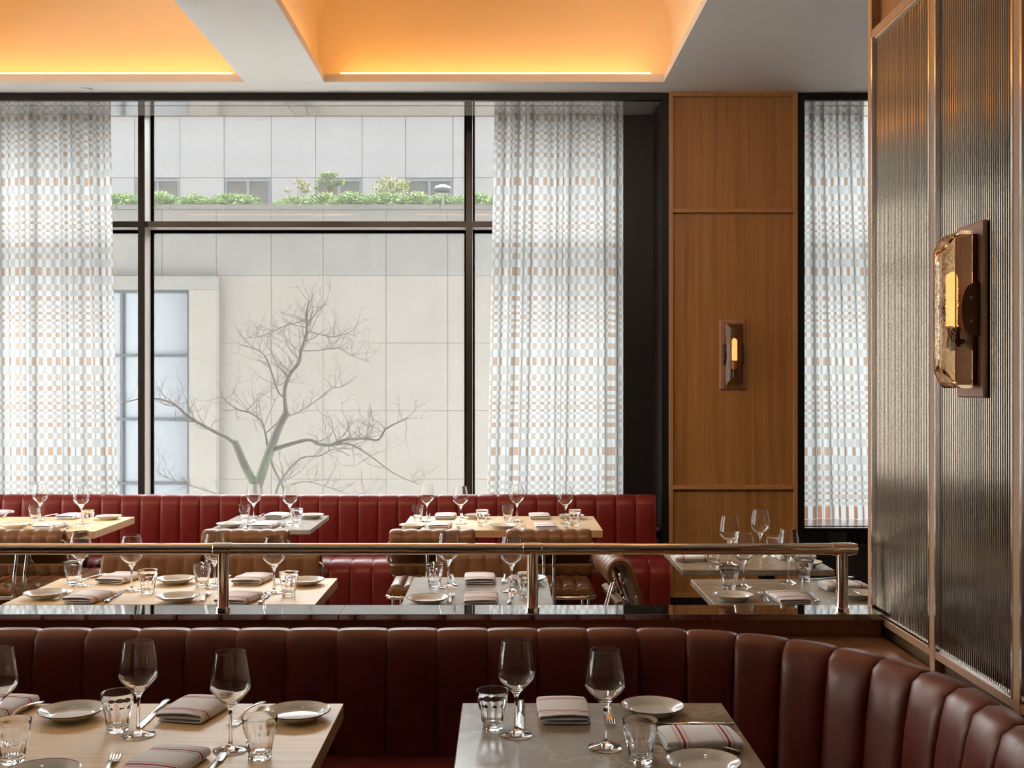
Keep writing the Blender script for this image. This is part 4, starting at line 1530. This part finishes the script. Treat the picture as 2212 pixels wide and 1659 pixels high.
def knife_mesh():
    b_ = MB()
    strip_solid(b_, [(-.110, .0070, .0070, .0022, 0), (-.106, .0090, .0072, .0034, 0), (-.085, .0088, .0072, .0036, 0), (-.040, .0066, .0066, .0033, 0), (-.012, .0050, .0060, .0030, 0), (-.004, .0048, .0056, .0026, 0), (.004, .0085, .0048, .0011, .001), (.030, .0098, .0040, .0010, .0015), (.075, .0100, .0034, .0009, .0015), (.098, .0080, .0030, .0008, .000), (.110, .0030, .0028, .0006, -.004)])
    return b_.mesh('knife', M['steel'], 60, True)

FORK, KNIFE = fork_mesh(), knife_mesh()

CNT = {'n': 0}
def wine(x, y, lab, tilt=0):
    p = plane_at(x, y)
    t_ = thing('wine_glass', 'empty wine glass ' + lab, 'wine glass', (p[0], p[1], .7502), (x * .37) % 6, 'wine glasses laid on the tables')
    inst('foot', GF, t_); inst('stem', GS, t_); inst('bowl', GB, t_)
def tumb(x, y, lab):
    p = plane_at(x, y)
    o = inst('tumbler', TUM, None, (p[0], p[1], .7502), None, (x * .61) % 6)
    tag(o, 'faceted tumbler ' + lab, 'tumbler', 'water tumblers on the tables')
def plate(x, y, lab):
    """pixel of the centre of the rim circle"""
    p = plane_at(x, y, .7712)
    t_ = thing('side_plate', 'maroon-rimmed plate ' + lab, 'plate', (p[0], p[1], .7502), 0, 'side plates on the tables')
    inst('dish', PLATE, t_); inst('rim_line', RIM, t_)
def napk(x, y, lab, rz=0.0, k=None):
    p = plane_at(x, y, .758)
    CNT['n'] += 1
    o = inst('napkin', NAP[CNT['n'] % 3], None, (p[0], p[1], .7502), None, rz)
    tag(o, 'red-striped napkin ' + lab, 'napkin', 'folded napkins on the tables')
def cut(kind, tip, end, lab):
    """lies between the pixel of its working end and the pixel of its handle end; set at its own true length from the handle"""
    a, c = Vector(plane_at(*tip)), Vector(plane_at(*end))
    ln = .198 if kind == 'fork' else .220
    d = (a - c).normalized()
    mid = c + d * ln / 2
    rz = math.atan2(-d.x, d.y)
    o = inst(kind, FORK if kind == 'fork' else KNIFE, None, (mid.x, mid.y, .7502), None, rz)
    tag(o, ('steel fork ' if kind == 'fork' else 'steel knife ') + lab, kind, kind + 's laid on the tables')

T = 'on front oak table'
wine(299, 1589, 'behind the folded napkins, taller left one ' + T)
wine(498, 1621, 'beside the right tumbler ' + T)
wine(-6, 1612, 'cut by the left picture edge ' + T)
tumb(254, 1578, 'beside the left plate ' + T)
tumb(27, 1646, 'at the left picture edge ' + T)
tumb(561, 1637, 'nearest the right end ' + T)
plate(156, 1531, 'at the back left ' + T)
plate(643.5, 1533, 'at the back right corner ' + T)
plate(88, 1666, 'cut by the bottom picture edge ' + T)
napk(420, 1534, 'at the back middle ' + T, -.22)
napk(-8, 1532, 'at the left picture edge ' + T, -.12)
napk(352, 1652, 'at the bottom picture edge ' + T, -.22)
cut('fork', (20, 1556), (90, 1522), 'beside the back left plate ' + T)
cut('knife', (308, 1566), (361, 1517), 'between tumbler and back napkin ' + T)
cut('fork', (515, 1560), (569, 1522), 'behind the right wine glass ' + T)
cut('fork', (258, 1616), (222, 1700), 'with tines up at the bottom edge ' + T)
cut('knife', (496, 1609), (440, 1690), 'at the bottom edge under the wine glass ' + T)

T = 'on front marble table'
wine(1115, 1588, 'at the left beside the tumbler ' + T)
wine(1307, 1615.5, 'in the middle ' + T)
tumb(1064, 1573, 'at the back left corner ' + T)
tumb(1383.5, 1645, 'at the right of the middle wine glass ' + T)
plate(1409, 1522, 'at the back right ' + T)
plate(1520, 1642, 'at the bottom right ' + T)
napk(1213, 1537, 'flat and square at the back ' + T, 0.0)
napk(1510, 1600, 'turned sideways at the right end ' + T, PI / 2 + .03)
cut('knife', (1126, 1571), (1126, 1518), 'seen end-on behind the left stem ' + T)
cut('fork', (1320, 1560), (1312, 1518), 'seen end-on behind the middle wine glass ' + T)
cut('knife', (1425, 1564), (1586, 1570), 'behind the sideways napkin ' + T)
cut('fork', (1416, 1604), (1600, 1630), 'under the sideways napkin ' + T)

T = 'on rail-side oak table'
wine(174, 1266, 'first from the left ' + T)
wine(284.4, 1277, 'second from the left ' + T)
wine(463.5, 1270, 'behind the left rail post ' + T)
wine(592, 1281, 'nearest the right end ' + T)
tumb(158, 1261, 'farthest left ' + T)
tumb(319.5, 1281, 'between the two middle plates ' + T)
tumb(437, 1266, 'left of the rail post ' + T)
tumb(624, 1286, 'at the right end ' + T)
plate(97, 1279, 'at the front left corner ' + T)
plate(380, 1248, 'at the back middle ' + T)
plate(385, 1286, 'at the front middle ' + T)
plate(659, 1251, 'at the back right corner ' + T)
napk(257, 1250, 'at the back left ' + T, -.2)
napk(193, 1291, 'at the front left ' + T, -.22)
napk(545, 1252, 'at the back right ' + T, -.14)
napk(514, 1294, 'at the front right ' + T, -.18)
cut('knife', (183, 1253), (229, 1243.5), 'beside the back left napkin ' + T)
cut('fork', (170, 1265), (118, 1299), 'beside the front left plate ' + T)
cut('knife', (272, 1272), (228, 1303), 'right of the front left napkin ' + T)
cut('fork', (460, 1271), (435, 1303), 'left of the rail post ' + T)
cut('knife', (476, 1256), (497, 1246), 'behind the rail post ' + T)
cut('knife', (587, 1277), (560, 1306), 'right of the front right napkin ' + T)
cut('fork', (600, 1262), (622, 1246), 'behind the right tumbler ' + T)

T = 'on middle marble table'
wine(968.6, 1269, 'at the left ' + T)
wine(1104.8, 1278, 'at the right ' + T)
tumb(938, 1265, 'at the left ' + T)
tumb(1137, 1288, 'half hidden by the rail post ' + T)
plate(923.7, 1290, 'at the front left ' + T)
plate(1139, 1246.5, 'at the back right ' + T)
napk(1035, 1251, 'at the back ' + T, 0.02)
napk(1037, 1295, 'at the front ' + T, 0.0)
cut('fork', (979, 1273), (970.5, 1307), 'beside the front plate ' + T)
cut('knife', (983, 1263), (975.5, 1244.5), 'behind the left wine glass ' + T)
cut('fork', (1090, 1263), (1090.6, 1243), 'seen end-on beside the back napkin ' + T)
cut('knife', (1103, 1278), (1100.5, 1306.5), 'below the right wine glass ' + T)

T = 'on near-right marble table'
wine(1606, 1268, 'at the left ' + T)
wine(1703.6, 1259.5, 'at the back ' + T)
tumb(1576, 1273, 'at the left ' + T)
tumb(1737, 1255, 'at the back ' + T)
plate(1583, 1283, 'at the left ' + T)
plate(1851, 1279, 'half hidden by the fluted screen ' + T)
napk(1701, 1293, 'at the front ' + T, .08)
napk(1822, 1268, 'turned sideways at the right ' + T, PI / 2)
cut('fork', (1635, 1271), (1657, 1304), 'between plate and napkin ' + T)
cut('knife', (1736, 1271), (1767, 1303), 'right of the front napkin ' + T)
cut('knife', (1733, 1252), (1845, 1251), 'lying sideways at the back ' + T)
cut('fork', (1778, 1266), (1860, 1290), 'under the sideways napkin ' + T)

T = 'on far-right marble table'
wine(1575.5, 1219.5, 'at the left ' + T)
wine(1642, 1201, 'at the back, highest ' + T)
tumb(1541, 1222, 'at the left ' + T)
tumb(1671.5, 1199, 'at the back ' + T)
plate(1738, 1212, 'at the right ' + T)
napk(1493, 1206, 'turned sideways at the left ' + T, PI / 2)
napk(1717, 1203, 'turned sideways at the right ' + T, PI / 2)
cut('fork', (1525, 1208.5), (1472, 1216.5), 'in front of the left napkin ' + T)
cut('fork', (1676, 1204), (1710, 1216), 'in front of the right napkin ' + T)

T = 'on curtain-side oak table'
wine(87, 1125, 'at the left ' + T)
wine(175.5, 1132, 'at the right ' + T)
tumb(75, 1122.5, 'at the left ' + T)
tumb(189.3, 1136.5, 'at the right ' + T)
plate(235, 1113.8, 'at the back right ' + T)
plate(31, 1132.5, 'at the front left ' + T)
napk(155, 1116, 'at the back ' + T, -.2)
napk(108, 1137, 'at the front ' + T, -.22)
napk(-8, 1110, 'cut by the left picture edge ' + T, -.2)
cut('fork', (3, 1119), (30, 1111), 'at the back left ' + T)
cut('knife', (96, 1117), (124, 1112.5), 'left of the back napkin ' + T)
cut('fork', (80, 1126), (52, 1142), 'beside the front plate ' + T)
cut('knife', (154, 1133), (138, 1147), 'right of the front napkin ' + T)

T = 'on back marble table'
wine(548, 1126.5, 'at the left ' + T)
wine(626, 1129.5, 'at the right ' + T)
tumb(528, 1122.5, 'at the left ' + T)
tumb(641, 1132.5, 'at the right ' + T)
plate(672, 1111.2, 'at the back right ' + T)
plate(497, 1130, 'at the front left ' + T)
napk(598, 1115, 'at the back ' + T, -.12)
napk(573, 1135, 'at the front ' + T, -.14)
cut('knife', (556, 1119), (570, 1111.5), 'at the back left ' + T)
cut('fork', (543, 1124), (529, 1144), 'beside the front plate ' + T)
cut('knife', (619, 1126), (605, 1144), 'right of the front napkin ' + T)

T = 'on back oak table'
wine(922, 1126, 'first from the left ' + T)
wine(995, 1131.5, 'second from the left ' + T)
wine(1116.4, 1126.5, 'third from the left ' + T)
wine(1221.5, 1131.5, 'farthest right ' + T)
tumb(902, 1123, 'first from the left ' + T)
tumb(1042, 1135, 'second from the left ' + T)
tumb(1096.8, 1123, 'third from the left ' + T)
tumb(1242, 1135, 'farthest right ' + T)
plate(1031, 1111.8, 'at the back middle ' + T)
plate(891.5, 1133, 'at the front left ' + T)
plate(1087, 1133.7, 'at the front middle ' + T)
plate(1234.5, 1112.5, 'at the back right ' + T)
napk(961, 1116, 'at the back left ' + T, -.03)
napk(949, 1136, 'at the front left ' + T, -.05)
napk(1164, 1116, 'at the back right ' + T, .02)
napk(1177, 1137, 'at the front right ' + T, .03)
cut('knife', (927, 1122), (928.5, 1112), 'at the back left ' + T)
cut('fork', (998, 1121), (999, 1111.5), 'behind the second wine glass ' + T)
cut('fork', (919, 1126), (914, 1146), 'beside the front left plate ' + T)
cut('knife', (991, 1132), (989, 1148), 'below the second wine glass ' + T)
cut('fork', (1129.5, 1127), (1131, 1146), 'beside the front middle plate ' + T)
cut('fork', (1213, 1121.5), (1213, 1112), 'in front of the back right plate ' + T)
cut('knife', (1221, 1133), (1224, 1148), 'below the right wine glass ' + T)
